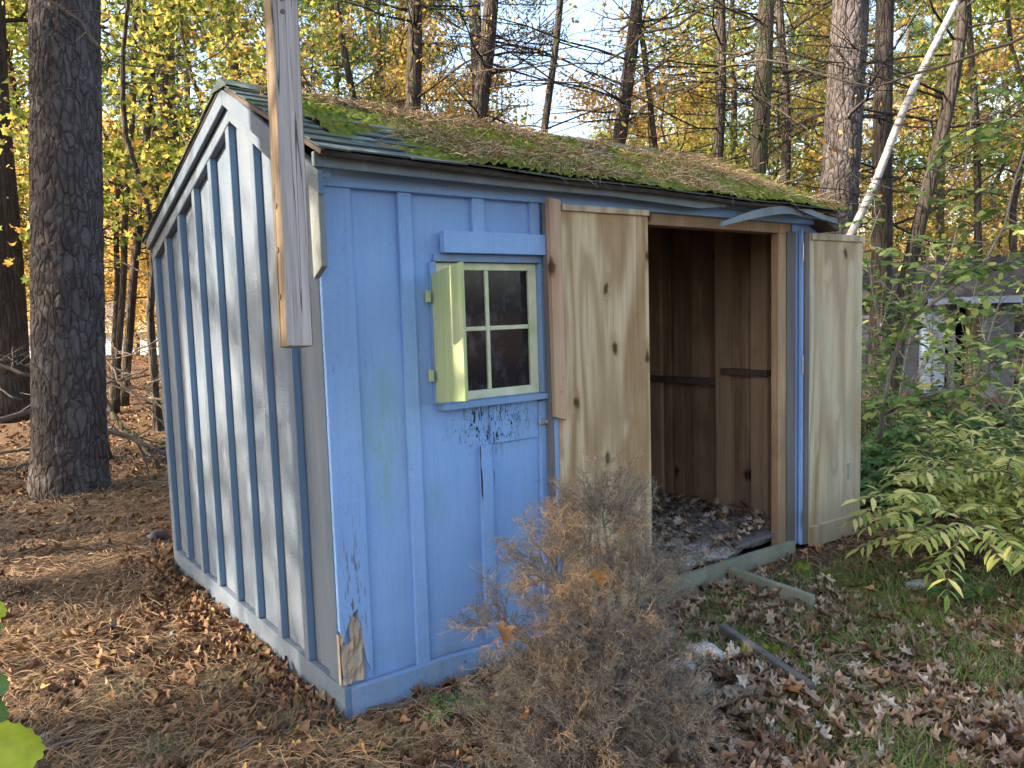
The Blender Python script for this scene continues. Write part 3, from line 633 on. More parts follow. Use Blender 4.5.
def proto_broad(h, r, crown_z0, spread, nleaf, size, leafmat, barkmat='oak_bark', nl=16, seed=0, tmpl=DIA, clump=.28):
    """a broadleaved tree: trunk mesh with limbs, crown mesh"""
    random.seed(seed); mb = MB(); n = 14; pts = trunkpath((0, 0, -.1), (random.uniform(-.5, .5), random.uniform(-.5, .5), h), n, h*.05, seed*3.7)
    mb.tube(pts, [r*(1-.85*i/n)+(.35*r if i == 0 else 0) for i in range(n+1)], 10, False); ends = [pts[-1]]
    for k in range(nl):
        z = crown_z0+(h*.97-crown_z0)*(k+random.random())/nl; i = z/h*n; p = pts[min(n-1, int(i))].lerp(pts[min(n, int(i)+1)], i % 1)
        a = random.uniform(0, 2*PI); L = spread*(1-.55*(z-crown_z0)/(h-crown_z0))*random.uniform(.6, 1.15)
        limb(mb, p, (math.cos(a), math.sin(a), random.uniform(-.05, .5)), L, r*.30*(1.1-z/h), 2, .12, 5, ends)
    tm = bpy.data.meshes.new('trunk'); tm.from_pydata([tuple(q) for q in mb.v], [], mb.f); tm.materials.append(MAT[barkmat])
    tm.polygons.foreach_set('use_smooth', [True]*len(tm.polygons))
    cm = crownmesh('crown', ends, nleaf, size, (clump, clump, clump*.55), tmpl=tmpl); cm.materials.append(MAT[leafmat]); return tm, cm
def proto_pine(h, r, crown_z0, spread, nleaf, seed, barkmat='pine_bark', dead=18, deadz=1.5):
    random.seed(seed); mb = MB(); n = 16; pts = trunkpath((0, 0, -.1), (random.uniform(-.3, .3), random.uniform(-.3, .3), h), n, .25, seed*1.3)
    mb.tube(pts, [r*(1-.6*i/n)+(.2*r if i == 0 else 0) for i in range(n+1)], 12, False); ends = []
    def pz(z): i = z/h*n; return pts[min(n-1, int(i))].lerp(pts[min(n, int(i)+1)], i % 1)
    for k in range(dead):
        z = random.uniform(deadz, crown_z0); a = random.uniform(0, 2*PI)
        limb(mb, pz(z), (math.cos(a), math.sin(a), random.uniform(-.15, .3)), random.uniform(.6, 2.6), .020, 1, -.05, 4, None, .16)
    for k in range(22):
        z = crown_z0+(h*.98-crown_z0)*(k+random.random())/22; a = random.uniform(0, 2*PI)
        limb(mb, pz(z), (math.cos(a), math.sin(a), .15), spread*(1.15-(z-crown_z0)/(h-crown_z0)), .03, 1, .05, 4, ends, .15)
    tm = bpy.data.meshes.new('trunk'); tm.from_pydata([tuple(q) for q in mb.v], [], mb.f); tm.materials.append(MAT[barkmat]); tm.polygons.foreach_set('use_smooth', [True]*len(tm.polygons))
    cm = None
    if nleaf:
        E_ = np.array([tuple(e) for e in ends]); m = nleaf; c = E_[RG.integers(0, len(E_), m)]+RG.normal(0, 1, (m, 3))*(.22, .22, .12)
        R = eul(RG.uniform(0, 2*PI, m), RG.uniform(-1.2, 1.2, m), RG.uniform(-2, 2, m))
        v, f = scat(DIA[0], DIA[1], c, R, np.stack([np.full(m, .055), RG.uniform(.14, .26, m), np.full(m, .1)], 1)); cm = npmesh('crown', v, f); cm.materials.append(MAT['pine_needle'])
    return tm, cm
def plant_tree(name, loc, meshes, label, cat='tree', group=None, rz=0, sc=1, tilt=(0, 0)):
    e = empty(name, loc, label, cat, group, rz); e.scale = (sc,)*3; e.rotation_euler.x, e.rotation_euler.y = tilt
    for nm, me in zip(('trunk', 'crown'), meshes):
        if me is None: continue
        o = bpy.data.objects.new(nm, me); COL.objects.link(o); o.parent = e
    return e

SHADE_PINE = proto_pine(15, .27, 6.0, 2.2, 12000, 35, dead=10, deadz=3)
# the trunks one can tell apart: (bottom px, bottom py, top px (at py 0), width px, distance, kind, label)
def big_trunk(name, label, pxb, pyb, pxt, wpx, dist, barkm, zbase=None, sides=12, rows=24, H=13, near=False, seed=1, flare=.25, limbs=10, cat='tree', taper=.45, crown=None, zl=(2.2, 9), ll=(.8, 3.0)):
    random.seed(seed*13+5)
    a = at(pxb, pyb, dist); b = at(pxt, 0, dist); d = (b-a)/(b.z-a.z)
    base = a+d*(-a.z); base.z = gh(base.x, base.y); r = wpx*dist/FPX/2
    top = base+d*H; e = empty(name, tuple(base), label, cat)
    mb = MB(); pts = []; rs = []
    for i in range(rows+1):
        s = (i/rows)**(1.25 if near else 1); p = (top-base)*s+Vector((noise.noise((s*4, seed, 0)), noise.noise((s*4, seed, 5)), 0))*.10*min(1, s*6)*(0 if near else 1)
        pts.append(p+Vector((0, 0, -.06 if i == 0 else 0))); z = p.z; rs.append(r*(1+flare*math.exp(-z/.25))*(1-taper*s))
    def dsp(p, a_, i):
        q = Vector((p.x, p.y, p.z*.36))*12.5; q += Vector((noise.noise(q*1.2), noise.noise(q*1.2+Vector((7, 0, 0))), noise.noise(q*.8)))*1.1
        dd, _ = noise.voronoi(q); ed = min(1, (dd[1]-dd[0])*5); return .009*(ed-.7)+.005*noise.noise(p*30)+.009*noise.noise(Vector((p.x*26, p.y*26, p.z*9)))+.004*noise.noise(p*70)
    mb.tube(pts, rs, sides, True, dsp if near else None)
    ends = []
    if limbs:
        lm = mb
        for k in range(limbs):
            z = random.uniform(*zl); s = z/H; p = (top-base)*s; an = random.uniform(0, 2*PI)
            limb(lm, p, (math.cos(an), math.sin(an), random.uniform(-.1, .35)), random.uniform(*ll), r*.10+.007, 2, .03, 5, ends, .2)
    mb.build('trunk', barkm, e, smooth=True)
    if crown and ends:
        nle, size, spread, cmat, tm = crown; cm = crownmesh('crown', ends, nle, size, spread, tmpl=tm); link('crown', cm, cmat, e)
    return e
big_trunk('pine_tree', 'large pine trunk with plated grey bark at the left of the shed', 70, 486, 65, 66, 7.08, 'pine_bark', sides=150, rows=520, near=True, H=9, seed=2, limbs=4, zl=(5, 8.5), taper=.12, flare=.12)
big_trunk('pine_tree', 'brown tree trunk at the left edge behind the large pine', 6, 395, -16, 46, 12.5, 'oak_bark', sides=24, rows=60, seed=3, zl=(4.5, 11))
big_trunk('pine_tree', 'large pine trunk rising behind the right end of the shed roof', 838, 210, 851, 38, 9.4, 'pine_bark', sides=110, rows=420, near=True, H=11, seed=4, limbs=8, zl=(3.4, 9), taper=.2)
TR = [('maple_tree', 'straight dark trunk nearest the timber post behind the roof', 414, 100, 414, 20, 13, 'oak_bark'),
      ('oak_tree', 'dark trunk leaning right beside bright sky behind the roof', 481, 112, 492, 20, 12, 'oak_bark'),
      ('sapling_tree', 'thin dark leaning trunk right of the bright sky gap', 546, 128, 561, 9, 12, 'oak_bark'),
      ('oak_tree', 'dark forked trunk behind the middle of the mossy roof', 621, 138, 637, 17, 12.5, 'oak_bark'),
      ('sapling_tree', 'thin bent trunk just right of the forked one', 655, 146, 638, 7, 12.5, 'oak_bark'),
      ('maple_tree', 'slim straight trunk left of the pair of trunks above the roof', 717, 158, 723, 12, 12, 'oak_bark'),
      ('oak_tree', 'mossy trunk, thicker of the close pair above the roof end', 756, 172, 767, 20, 11, 'mossy_bark'),
      ('maple_tree', 'straight slim trunk beside the mossy one above the roof end', 783, 180, 781, 11, 12, 'oak_bark'),
      ('oak_tree', 'grey trunk standing behind the leaning birch right of the doors', 880, 380, 885, 22, 10.5, 'oak_bark'),
      ('oak_tree', 'dark trunk leaning right in front of the neighbouring shed', 893, 375, 962, 15, 9.5, 'oak_bark'),
      ('sapling_tree', 'thin trunk at the far right crossing the bright leaves', 985, 380, 968, 8, 12, 'oak_bark'),
      ('maple_tree', 'pale trunk in yellow leaves far right above the neighbouring roof', 940, 300, 940, 9, 18, 'mossy_bark'),
      ('maple_tree', 'dark slim trunk between the large pine and the gable', 128, 350, 158, 9, 14, 'oak_bark'),
      ('sapling_tree', 'crooked thin trunk close to the left gable edge', 118, 360, 138, 7, 13, 'oak_bark'),
      ('maple_tree', 'slim trunk just right of the timber post against yellow leaves', 352, 85, 336, 9, 16, 'oak_bark'),
      ('maple_tree', 'thin trunk halfway between post and straight dark trunk', 383, 95, 376, 6, 20, 'oak_bark')]
cr_opts = [(900, .08, (.25, .25, .14), 'oak_green', DIA), None, (700, .08, (.28, .28, .16), 'maple_orange', DIA), None, None]
for i, (nm, lb, xb, yb, xt, wp, ds, bk) in enumerate(TR):
    big_trunk(nm, lb, xb, yb, xt, wp, ds, bk, sides=14, rows=30, H=11, seed=10+i, limbs=26 if wp > 8 else 10, zl=(2.4, 7.5), ll=(.9, 3.6) if wp > 8 else (.5, 1.4), crown=cr_opts[i % 5])
big_trunk('birch_tree', 'white birch trunk leaning right over the end of the shed', 850, 228, 956, 9, 8.6, 'birch_bark', sides=16, rows=40, H=6.5, seed=40, limbs=3, taper=.35, flare=0, zl=(4.5, 6), ll=(.5, 1.2))

# wood behind: individual trees of a few kinds
YB = [proto_broad(9, .10, 1.6, 2.6, 9500, .11, 'maple_yellow', seed=21, tmpl=DIA, nl=20), proto_broad(8, .08, 1.2, 2.3, 7500, .11, 'maple_orange', seed=22, nl=18),
      proto_broad(10, .12, 2.0, 3.0, 9500, .11, 'oak_green', seed=23, nl=20), proto_broad(6, .05, .8, 1.8, 4200, .10, 'maple_yellow', seed=24, nl=14), proto_broad(9.5, .12, 2.2, 2.8, 5000, .11, 'maple_orange', seed=25, nl=20)]
PN = [proto_pine(15, .17, 5.5, 2.2, 9000, 31), proto_pine(13, .12, 6.5, 1.8, 6000, 32), proto_pine(16, .20, 7.5, 2.4, 9000, 33, dead=26)]
NB = ['yellow leaved maple in the wood behind the shed', 'orange leaved maple in the wood behind the shed', 'olive green oak in the wood behind the shed', 'low yellow maple sapling in the wood behind the shed', 'tall thin orange brown oak in the wood behind the shed']
random.seed(99); cnt = 0; placed = []
def inview(px, dist): return at(px, 300, dist)
for k in range(400):
    if cnt >= 96: break
    px = random.uniform(-60, 1090); dist = 15+32*random.random()**1.1; p = inview(px, dist)
    if 470 < px < 600 and random.random() < .75: continue
    if px > 820 and dist < 17 and random.random() < .75: continue
    if -80 < px < 170 and dist < 13: continue
    if any((p.x-a)**2+(p.y-b)**2 < (1.0+dist*.02)**2 for a, b in placed): continue
    placed.append((p.x, p.y)); cnt += 1; kind = random.random(); z = gh(p.x, p.y)
    if kind < .30:
        j = random.randrange(3); plant_tree('pine_tree', (p.x, p.y, z), PN[j], ['slender pine with dead lower branches in the wood behind', 'thin bare stemmed pine in the wood behind the shed', 'tall pine with a high dark crown in the wood behind'][j], group='trees in the wood behind the shed', rz=random.uniform(0, 6.28), sc=random.uniform(.85, 1.15), tilt=(random.uniform(-.03, .03), random.uniform(-.03, .03)))
    else:
        j = random.choice((0, 0, 1, 2, 2, 3, 3, 4, 1)); plant_tree(('maple_tree', 'maple_tree', 'oak_tree', 'maple_sapling', 'oak_tree')[j], (p.x, p.y, z), YB[j], NB[j], group='trees in the wood behind the shed', rz=random.uniform(0, 6.28), sc=random.uniform(.8, 1.2), tilt=(random.uniform(-.05, .05), random.uniform(-.05, .05)))

MP = [proto_broad(7.5, .06, 1.7, 2.0, 1300, .105, 'maple_mixed', seed=61, nl=12, tmpl=MAPLE), proto_broad(8, .07, 2.6, 2.2, 2400, .105, 'oak_green', seed=62, nl=13, tmpl=MAPLE), proto_broad(7, .05, 1.8, 1.8, 1200, .10, 'maple_orange', seed=63, nl=12, tmpl=MAPLE)]
for i, (px, ds, j, lb) in enumerate(((150, 10.5, 0, 'young maple with mixed green and yellow leaves between pine and gable'), (205, 12.5, 1, 'green leaved maple rising behind the gable peak'), (12, 14, 2, 'orange maple at the far left behind the trunks'), (250, 14.5, 0, 'yellow maple behind the gable right of the peak'), (105, 15, 1, 'olive green maple behind the large pine'), (330, 16, 2, 'orange maple seen just right of the timber post'), (675, 16.5, 2, 'orange leaved maple above the middle of the roof'), (1000, 12.5, 1, 'green leaved maple at the far right above the neighbouring shed'), (925, 17, 0, 'yellow maple behind the neighbouring shed'), (780, 17.5, 0, 'yellow maple behind the mossy trunk'), (60, 19, 0, 'yellow maple between the two left trunks'))):
    p = inview(px, ds); plant_tree('maple_tree', (p.x, p.y, gh(p.x, p.y)), MP[j], lb, rz=i*1.9, sc=1.05)
# trees outside the picture to the left and behind the camera: they shade the clearing
SH = [(-7.5, 1.6, 2), (-9.6, 5.7, 0), (-6.2, 5.2, 1), (-5.5, -1.5, 2), (-8.5, -3.0, 0), (-12, 1.5, 2), (-4.8, 8.5, 0), (-12.5, -2, 0), (-15, 4, 2), (-4, -6, 2), (-14.5, 8.6, 1), (-17, 1.5, 2), (-9, 10.5, 0), (-18, 5, 1)]
for i, (x, y, j) in enumerate(SH):
    plant_tree('pine_tree', (x, y, gh(x, y)), PN[j], 'tall pine outside the picture to the left of the clearing', group='pines around the clearing', rz=i*1.7, sc=1.0)
for i, (x, y, j) in enumerate([(-10, -.6, 0), (-9.5, 8, 1), (3, -9, 2), (-2, -8, 0), (8, -7, 2), (-13, 3, 4), (-14.5, .8, 2), (-13, 10.2, 0), (-8.2, 1.0, 0)]):
    plant_tree('oak_tree', (x, y, gh(x, y)), YB[j], 'leafy tree outside the picture beside the clearing', group='leafy trees around the clearing', rz=i*2.1, sc=1.1)

for i, (x, y, rz, lb) in enumerate(((-4.35, 1.62, .3, 'unseen thick pine added to shade the near end of the gable wall'), (-5.2, 4.15, 2.2, 'unseen thick pine added to shade the far end of the gable wall'), (-7.4, 6.6, 4.0, 'unseen thick pine added as a shade caster far left of the clearing'))):
    plant_tree('pine_tree', (x, y, gh(x, y)), SHADE_PINE, lb, rz=rz, tilt=(0, (.06, -.03, 0)[i]))  # unseen pines added as occluders, to break up the sun on the gable side
# far-off wood
n = 60000; az = YAW+RG.uniform(-.85, .85, n); ds = RG.uniform(46, 75, n); z = np.abs(RG.beta(1.3, 1.9, n))*17
cl = np.array([noise.noise((az[i]*22, z[i]*.35, ds[i]*.1)) for i in range(n)]); k = cl > (-.10+.055*(z-4)); az, ds, z = az[k], ds[k], z[k]; n = len(az)
Pq = np.stack([CP[0]+np.cos(az)*ds, CP[1]+np.sin(az)*ds, z], 1); R = eul(RG.uniform(0, 6.3, n), RG.uniform(-1.5, 1.5, n), RG.uniform(-1, 1, n))
v, f = scat(DIA[0], DIA[1], Pq, R, RG.uniform(.3, .6, n)); o = link('distant_woods', npmesh('distant_woods', v, f), 'far_foliage'); tag(o, 'far off autumn wood of yellow and orange foliage', 'woods', kind='stuff')

# ------------------------------------------------------------------ buildings behind
def wallbox(mb, a, b, w_, h, z0=0): mb.bar((a[0], a[1], z0+h/2), (b[0], b[1], z0+h/2), w_, h)
hl = onz(40, 351, .3); hl = at(20, 335, 34); hr = at(215, 335, 30)
bh = empty('house', ((hl.x+hr.x)/2, (hl.y+hr.y)/2, 0), 'pale house with long grey roof seen through the trees at far left', 'house', rz=math.atan2(hr.y-hl.y, hr.x-hl.x)); LL = (hr-hl).length/2
MAT['roof_pale'] = None
flat('roof_pale', (.30, .29, .33), .9, sc=2); flat('siding', (.33, .38, .46), .8, sc=3)
MB().box((-LL, 0, 0), (LL, 5, 1.15)).build('wall', 'siding', bh)
MB().prism([(-LL-.3, -.4, 1.15), (-LL-.3, 2.5, 2.75), (-LL-.3, 5.4, 1.15)], (2*LL+.6, 0, 0)).build('roof', 'roof_pale', bh)
for x in (-2.2, .6): MB().box((x, -.03, .45), (x+.9, .02, 1.0)).build('window', 'steel_dark', bh)
# neighbouring shed
s0 = onz(852, 388, .1); s1 = onz(1012, 392, .1); d = (s1-s0).normalized(); c0 = s0; Ln = (s1-s0).length
ns = empty('shed', (c0.x, c0.y, gh(c0.x, c0.y)), 'grey neighbouring shed with pale blue door behind the saplings', 'shed', rz=math.atan2(d.y, d.x))
flat('ns_wall', (.07, .08, .10), .9, sc=8, var=.3); flat('ns_roof', (.045, .04, .04), .9, sc=8, var=.35); flat('ns_door', (.20, .26, .37), .8, sc=7, var=.15); flat('ns_brown', (.07, .04, .025), .9, sc=9)
MB().box((0, 0, 0), (Ln*.44, .05, 1.55)).box((Ln*.62, 0, 0), (Ln*.66, .05, 1.5)).box((Ln*.80, 0, 0), (Ln, .05, 1.4)).box((0, .05, 0), (.05, 2.4, 1.5)).box((0, 2.4, 0), (Ln, 2.45, 1.5)).box((Ln-.05, .05, 0), (Ln, 2.4, 1.4)).build('wall', 'ns_wall', ns)
MB().box((Ln*.44, -.02, .05), (Ln*.52, .02, 1.42)).box((Ln*.525, -.025, .05), (Ln*.60, .02, 1.42)).build('door', 'ns_door', ns)
MB().box((Ln*.72, -.02, .05), (Ln*.80, .03, 1.45)).build('panel', 'ns_brown', ns)
MB().prism([(-.2, -.25, 1.50), (-.2, 1.2, 2.12), (-.2, 2.7, 1.45), (-.2, 2.7, 1.38), (-.2, -.25, 1.43)], (Ln+.3, 0, 0)).build('roof', 'ns_roof', ns)
MB().box((Ln*.5, -.30, 1.40), (Ln+.1, -.27, 1.50)).build('fascia', 'ns_door', ns)
wf_ = empty('wire_fence', tuple(onz(845, 392, 0)), 'sagging two wire fence in front of the neighbouring shed', 'fence')
p0 = onz(845, 395, 0); p1 = onz(1040, 400, 0)
for z in (.55, .95): MB().tube([Vector((0, 0, z)), (p1-p0)*.5+Vector((0, 0, z-.05)), (p1-p0)+Vector((0, 0, z))], [.006]*3, 5).build('wire', 'zinc', wf_)
for s in (0, .5, 1): MB().tube([(p1-p0)*s, (p1-p0)*s+Vector((0, 0, 1.1))], [.025, .02], 6).build('fence_stake', 'twig_grey', wf_)

# ------------------------------------------------------------------ plants
def sprig(mbs, leaves, p, d, L, r, nleaf, leaf, droop=-.25, pair=True, wig=.1):
    """stem added to mbs, leaf transforms appended"""
    n = 7; pts = [Vector(p)]; dd = Vector(d).normalized()
    for i in range(n):
        dd = (dd+Vector((random.uniform(-wig, wig), random.uniform(-wig, wig), random.uniform(-wig, wig)+droop/n))).normalized(); pts.append(pts[-1]+dd*L/n)
    mbs.tube(pts, [r*(1-.75*i/n) for i in range(n+1)], 5, False)
    for k in range(nleaf):
        s = (.2+.8*(k+.5)/nleaf)*n; i = min(n-1, int(s)); q = pts[i].lerp(pts[i+1], s-i); t_ = (pts[i+1]-pts[i]).normalized()
        side = t_.cross(Vector((0, 0, 1))).normalized()
        for sg in ((-1, 1) if pair else (random.choice((-1, 1)),)):
            l = (side*sg*.8+t_*.55+Vector((0, 0, random.uniform(-.5, .15)))).normalized(); leaves.append((q, l, leaf*random.uniform(.7, 1.15)))
    leaves.append((pts[-1], dd, leaf)); return pts
def leafmesh(name, leaves, tmpl, mat, par):
    n = len(leaves); Pq = np.array([tuple(l[0]) for l in leaves]); R = np.zeros((n, 3, 3))
    for i, (q, d, s) in enumerate(leaves):
        y = d.normalized(); x = y.cross(Vector((random.gauss(0, .35), random.gauss(0, .35), 1))).normalized(); z = x.cross(y); R[i] = np.array([[x[a], y[a], z[a]] for a in range(3)])
    v, f = scat(tmpl[0], tmpl[1], Pq, R, np.array([l[2] for l in leaves])); return link(name, npmesh(name, v, f), mat, par)
def bush(name, label, cat, base, stems, L, leaf, tmpl, lmat, dirs=None, seed=1, droop=-.75, nleaf=8, sub=4, r=.006, smat='bark_twig', rise=(.5, 1.2), group=None, subL=.45):
    random.seed(seed); e = empty(name, tuple(base), label, cat, group); mb = MB(); lv = []
    for k in range(stems):
        a = random.uniform(*dirs) if dirs else random.uniform(0, 2*PI); d = Vector((math.cos(a), math.sin(a), random.uniform(*rise)))
        ln = L*random.uniform(.6, 1.1); pts = sprig(mb, lv, Vector((random.uniform(-.08, .08), random.uniform(-.08, .08), -.02)), d, ln, r, 3, leaf, droop)
        for m in range(sub):
            i = random.randint(2, 6); dd = (pts[i+1]-pts[i]).normalized() if i < 7 else pts[7]-pts[6]
            sprig(mb, lv, pts[i], dd+Vector((random.uniform(-.8, .8), random.uniform(-.8, .8), random.uniform(-.3, .4))), ln*subL*random.uniform(.6, 1.2), r*.5, nleaf, leaf, droop*.8)
    mb.build('stems', smat, e); leafmesh('leaves', lv, tmpl, lmat, e); return e
# yellow green arching shrub at the right
for i, (px, py, dist, st, L) in enumerate(((985, 515, 4.55, 15, 1.0), (1050, 490, 4.9, 12, 1.1), (935, 480, 5.6, 8, .8))):
    q = onz(px, py+40, 0); bush('leafy_shrub', ('yellow green arching shrub leaning towards the right door', 'yellow green shrub cut by the right edge of the photo', 'smaller yellow green shrub behind the arching one')[i], 'shrub', (q.x, q.y, gh(q.x, q.y)), st, L*1.05, .10, LANT, 'privet_leaf', seed=50+i, group='yellow green shrubs', rise=(.8, 2.4), nleaf=8, sub=6)
# low plant in front
q = onz(950, 592, 0); bush('seedling', 'small bright green seedling beside the grey stone', 'plant', (q.x, q.y, gh(q.x, q.y)), 4, .22, .05, OVAL, 'under_leaf', seed=61, rise=(1, 2), nleaf=4, sub=1, r=.002)
q = onz(440, 700, 0); bush('seedling', 'small green ivy like plant at the foot of the blue wall', 'plant', (q.x, q.y, gh(q.x, q.y)), 5, .17, .055, MAPLE, 'under_leaf', seed=62, rise=(.6, 1.6), nleaf=2, sub=1, r=.002)
q = onz(745, 600, 0); bush('seedling', 'tiny green seedling among leaves in the ramp frame', 'plant', (q.x, q.y, gh(q.x, q.y)), 3, .10, .045, OVAL, 'under_leaf', seed=63, rise=(.8, 1.6), nleaf=2, sub=0, r=.002)
# understory clumps behind the right leaf
random.seed(70); k = 0
for i in range(15):
    px = random.uniform(862, 1050); d_ = random.uniform(5.6, 9.5); b = at(px, 300, d_); z = gh(b.x, b.y)
    bush('understory_bush', 'low green leafy bush on the ground in front of the neighbouring shed', 'bush', (b.x, b.y, z), 9, .75, .07, OVAL, 'under_leaf', seed=71+i, group='green bushes under the trees', rise=(.4, 1.5), nleaf=6, sub=5)
# forked grey sapling
sp = empty('sapling', tuple(onz(879, 425, 0)), 'grey forked sapling with sparse green leaves right of the open door', 'sapling'); b0 = Vector(sp.location); dd = 6.6
b0 = at(880, 440, 6.3); b0.z = gh(b0.x, b0.y); sp.location = b0
mb = MB(); lv = []
random.seed(5)
def pp(px, py, d): return at(px, py, d)-b0
stems = [[(880, 440, 6.3), (882, 410, 6.3), (893, 360, 6.3), (908, 322, 6.3), (950, 290, 6.2), (985, 262, 6.1), (1005, 225, 6.0), (1015, 180, 6.0), (1035, 120, 5.9)],
         [(908, 322, 6.3), (930, 290, 6.4), (948, 262, 6.5), (962, 215, 6.5), (966, 160, 6.5), (975, 90, 6.6)],
         [(882, 415, 6.3), (905, 402, 6.2), (940, 392, 6.0), (975, 384, 5.9), (1000, 360, 5.8), (1030, 325, 5.7)],
         [(975, 384, 5.9), (985, 350, 5.9), (1000, 300, 6), (1010, 250, 6)],
         [(893, 360, 6.3), (880, 330, 6.4), (872, 290, 6.4), (865, 250, 6.5), (880, 210, 6.5)]]
for s_, r0 in zip(stems, (.020, .011, .017, .010, .008)):
    pts = [pp(*q) for q in s_]; mb.tube(pts, [r0*(1-.7*i/len(pts)) for i in range(len(pts))], 8, True)
    for i in range(2, len(pts)):
        for m in range(6):
            q = pts[i-1].lerp(pts[i], random.random()); sprig(mb, lv, q, Vector((random.uniform(-1, 1), random.uniform(-1, 1), random.uniform(-.3, .6))), random.uniform(.25, .6), .004, 4, .085, -.3, wig=.2)
mb.build('stems', 'twig_grey', sp, smooth=True); leafmesh('leaves', lv, OVAL, 'green_leaf', sp)
for i, (px, dd_, L, lb) in enumerate(((905, 8.2, 2.0, 'slim green leaved bush in front of the grey wall of the neighbouring shed'), (985, 8.6, 2.2, 'tall thin leafed bush hiding the right half of the neighbouring shed'), (1030, 7.4, 2.0, 'green bush at the right edge beside the forked sapling'), (868, 7.8, 1.3, 'thin green bush just beyond the right plywood door'))):
    q = at(px, 300, dd_); bush('tall_bush', lb, 'bush', (q.x, q.y, gh(q.x, q.y)), 7, L, .075, OVAL, 'green_leaf', seed=90+i, droop=-.2, rise=(1.2, 3.5), nleaf=5, sub=4, r=.009, smat='twig_grey', subL=.4)
# leaves close to the camera at the lower left
b = at(-42, 900, 1.2); e = empty('sapling', tuple(b), 'bright lime leaved sapling poking in at the lower left corner', 'sapling'); mb = MB(); lv = []; e.location = (b.x, b.y, 0); b.z = 0
tip = at(-30, 560, 1.25)-Vector(e.location); mb.tube([(0, 0, -.02), tip*.5+Vector((.01, .0, 0)), tip], [.006, .005, .003], 6)
up = Vector(CU); rt = Vector(CR)
def at2(px, py, d): return at(px, py, d)-Vector(e.location)
fl_ = [(at2(-30, 752, 1.12), rt*1+up*.0, .105, 'lime_leaf'), (at2(-40, 690, 1.2), rt*1+up*.1, .075, 'under_leaf'), (at2(-36, 708, 1.22), rt*1-up*.2, .07, 'under_leaf'), (at2(-35, 640, 1.2), rt+up*.4, .06, 'green_leaf'), (at2(-40, 612, 1.2), rt, .07, 'lime_leaf')]
for q, dr, s, m in fl_:
    nrm = (-Vector(CF)+Vector((0, 0, .5))).normalized(); y = dr.normalized(); x = y.cross(nrm).normalized(); z = x.cross(y); R = np.array([[[x[a], y[a], z[a]] for a in range(3)]])
    v, f = scat(lobed(60, 19, .10, .40, .5)[0], lobed(60, 19, .10, .40, .5)[1], np.array([tuple(q)]), R, np.array([s])); link('leaf', npmesh('leaf', v, f), m, e)
    mb.tube([q, q-Vector(CR)*.04-up*.01], [.0015, .002], 5)
mb.build('stems', 'bark_twig', e)

# ------------------------------------------------------------------ the dead juniper in front of the wall
random.seed(17)
jb = onz(600, 700, 0); jb.z = gh(jb.x, jb.y)
jun = empty('dead_shrub', tuple(jb), 'dead grey brown juniper shrub with fine brittle twigs before the left door', 'shrub')
SEG = {'juniper': [], 'juniper_tan': []}
def seg(p, q, r0, r1, m): SEG[m].append((p, q, r0, r1))
def spray(p, d, L, m, lvl=0, r=.0021):
    n = 4 if lvl < 2 else 2; q = Vector(p); dd = Vector(d).normalized()
    for i in range(n):
        dd = (dd+Vector((random.gauss(0, .16), random.gauss(0, .16), random.gauss(0, .16)))).normalized(); q2 = q+dd*L/n
        seg(q, q2, r*(1-.6*i/n), r*(1-.6*(i+1)/n), m)
        if lvl < 2:
            for sg in range(2 if lvl == 0 else 2):
                pr = dd.orthogonal().normalized(); pr.rotate(Matrix.Rotation(random.uniform(0, 6.28), 3, dd))
                spray(q2, dd*.75+pr*random.uniform(.5, 1.0), L*random.uniform(.32, .52), m, lvl+1, r*.65)
        q = q2
mb = MB()
# lobes: centre, radii, number of sprays, tan share
LOB = []
for (px, py, dd_, rx, rz, ry, ns, tan) in ((600, 520, 2.98, 46, 42, .13, 95, .03), (556, 565, 2.85, 38, 42, .14, 80, .45), (640, 590, 2.95, 52, 42, .15, 90, .05), (590, 625, 2.8, 62, 45, .18, 120, .25), (550, 690, 2.7, 56, 44, .18, 120, .10), (630, 680, 2.72, 66, 50, .2, 140, .05), (580, 740, 2.55, 88, 36, .18, 140, .05), (500, 620, 2.95, 26, 34, .08, 26, .1), (672, 735, 2.6, 40, 44, .15, 70, .02), (490, 735, 2.65, 30, 26, .1, 30, .1)):
    q = at(px, py, dd_); LOB.append((tuple(q), (rx*1.05*dd_/FPX, ry, rz*1.05*dd_/FPX), int(ns*1.05), tan))
for (c, rr, ns, tan) in LOB:
    c = Vector(c)-jb
    for k in range(4):
        e_ = c+Vector((random.uniform(-.6, .6)*rr[0], random.uniform(-.6, .6)*rr[1], random.uniform(-.3, .5)*rr[2])); m_ = e_*.5+Vector((random.uniform(-.05, .05), random.uniform(-.05, .05), -.02))
        mb.tube([(random.uniform(-.04, .04), random.uniform(-.04, .04), -.02), m_, e_], [.011, .008, .003], 6, False)
    for k in range(ns):
        v = Vector((random.gauss(0, 1), random.gauss(0, 1), random.gauss(0, 1))).normalized(); rad_ = random.random()**.45
        p = c+Vector((v.x*rr[0], v.y*rr[1], v.z*rr[2]))*rad_*.8
        if p.z < .01-jb.z: p.z = abs(p.z)*.3
        d = (v+Vector((0, 0, .25))+(p.normalized())*.6)
        spray(p, d, random.uniform(.07, .14), 'juniper_tan' if random.random() < tan and v.y < .3 else 'juniper')
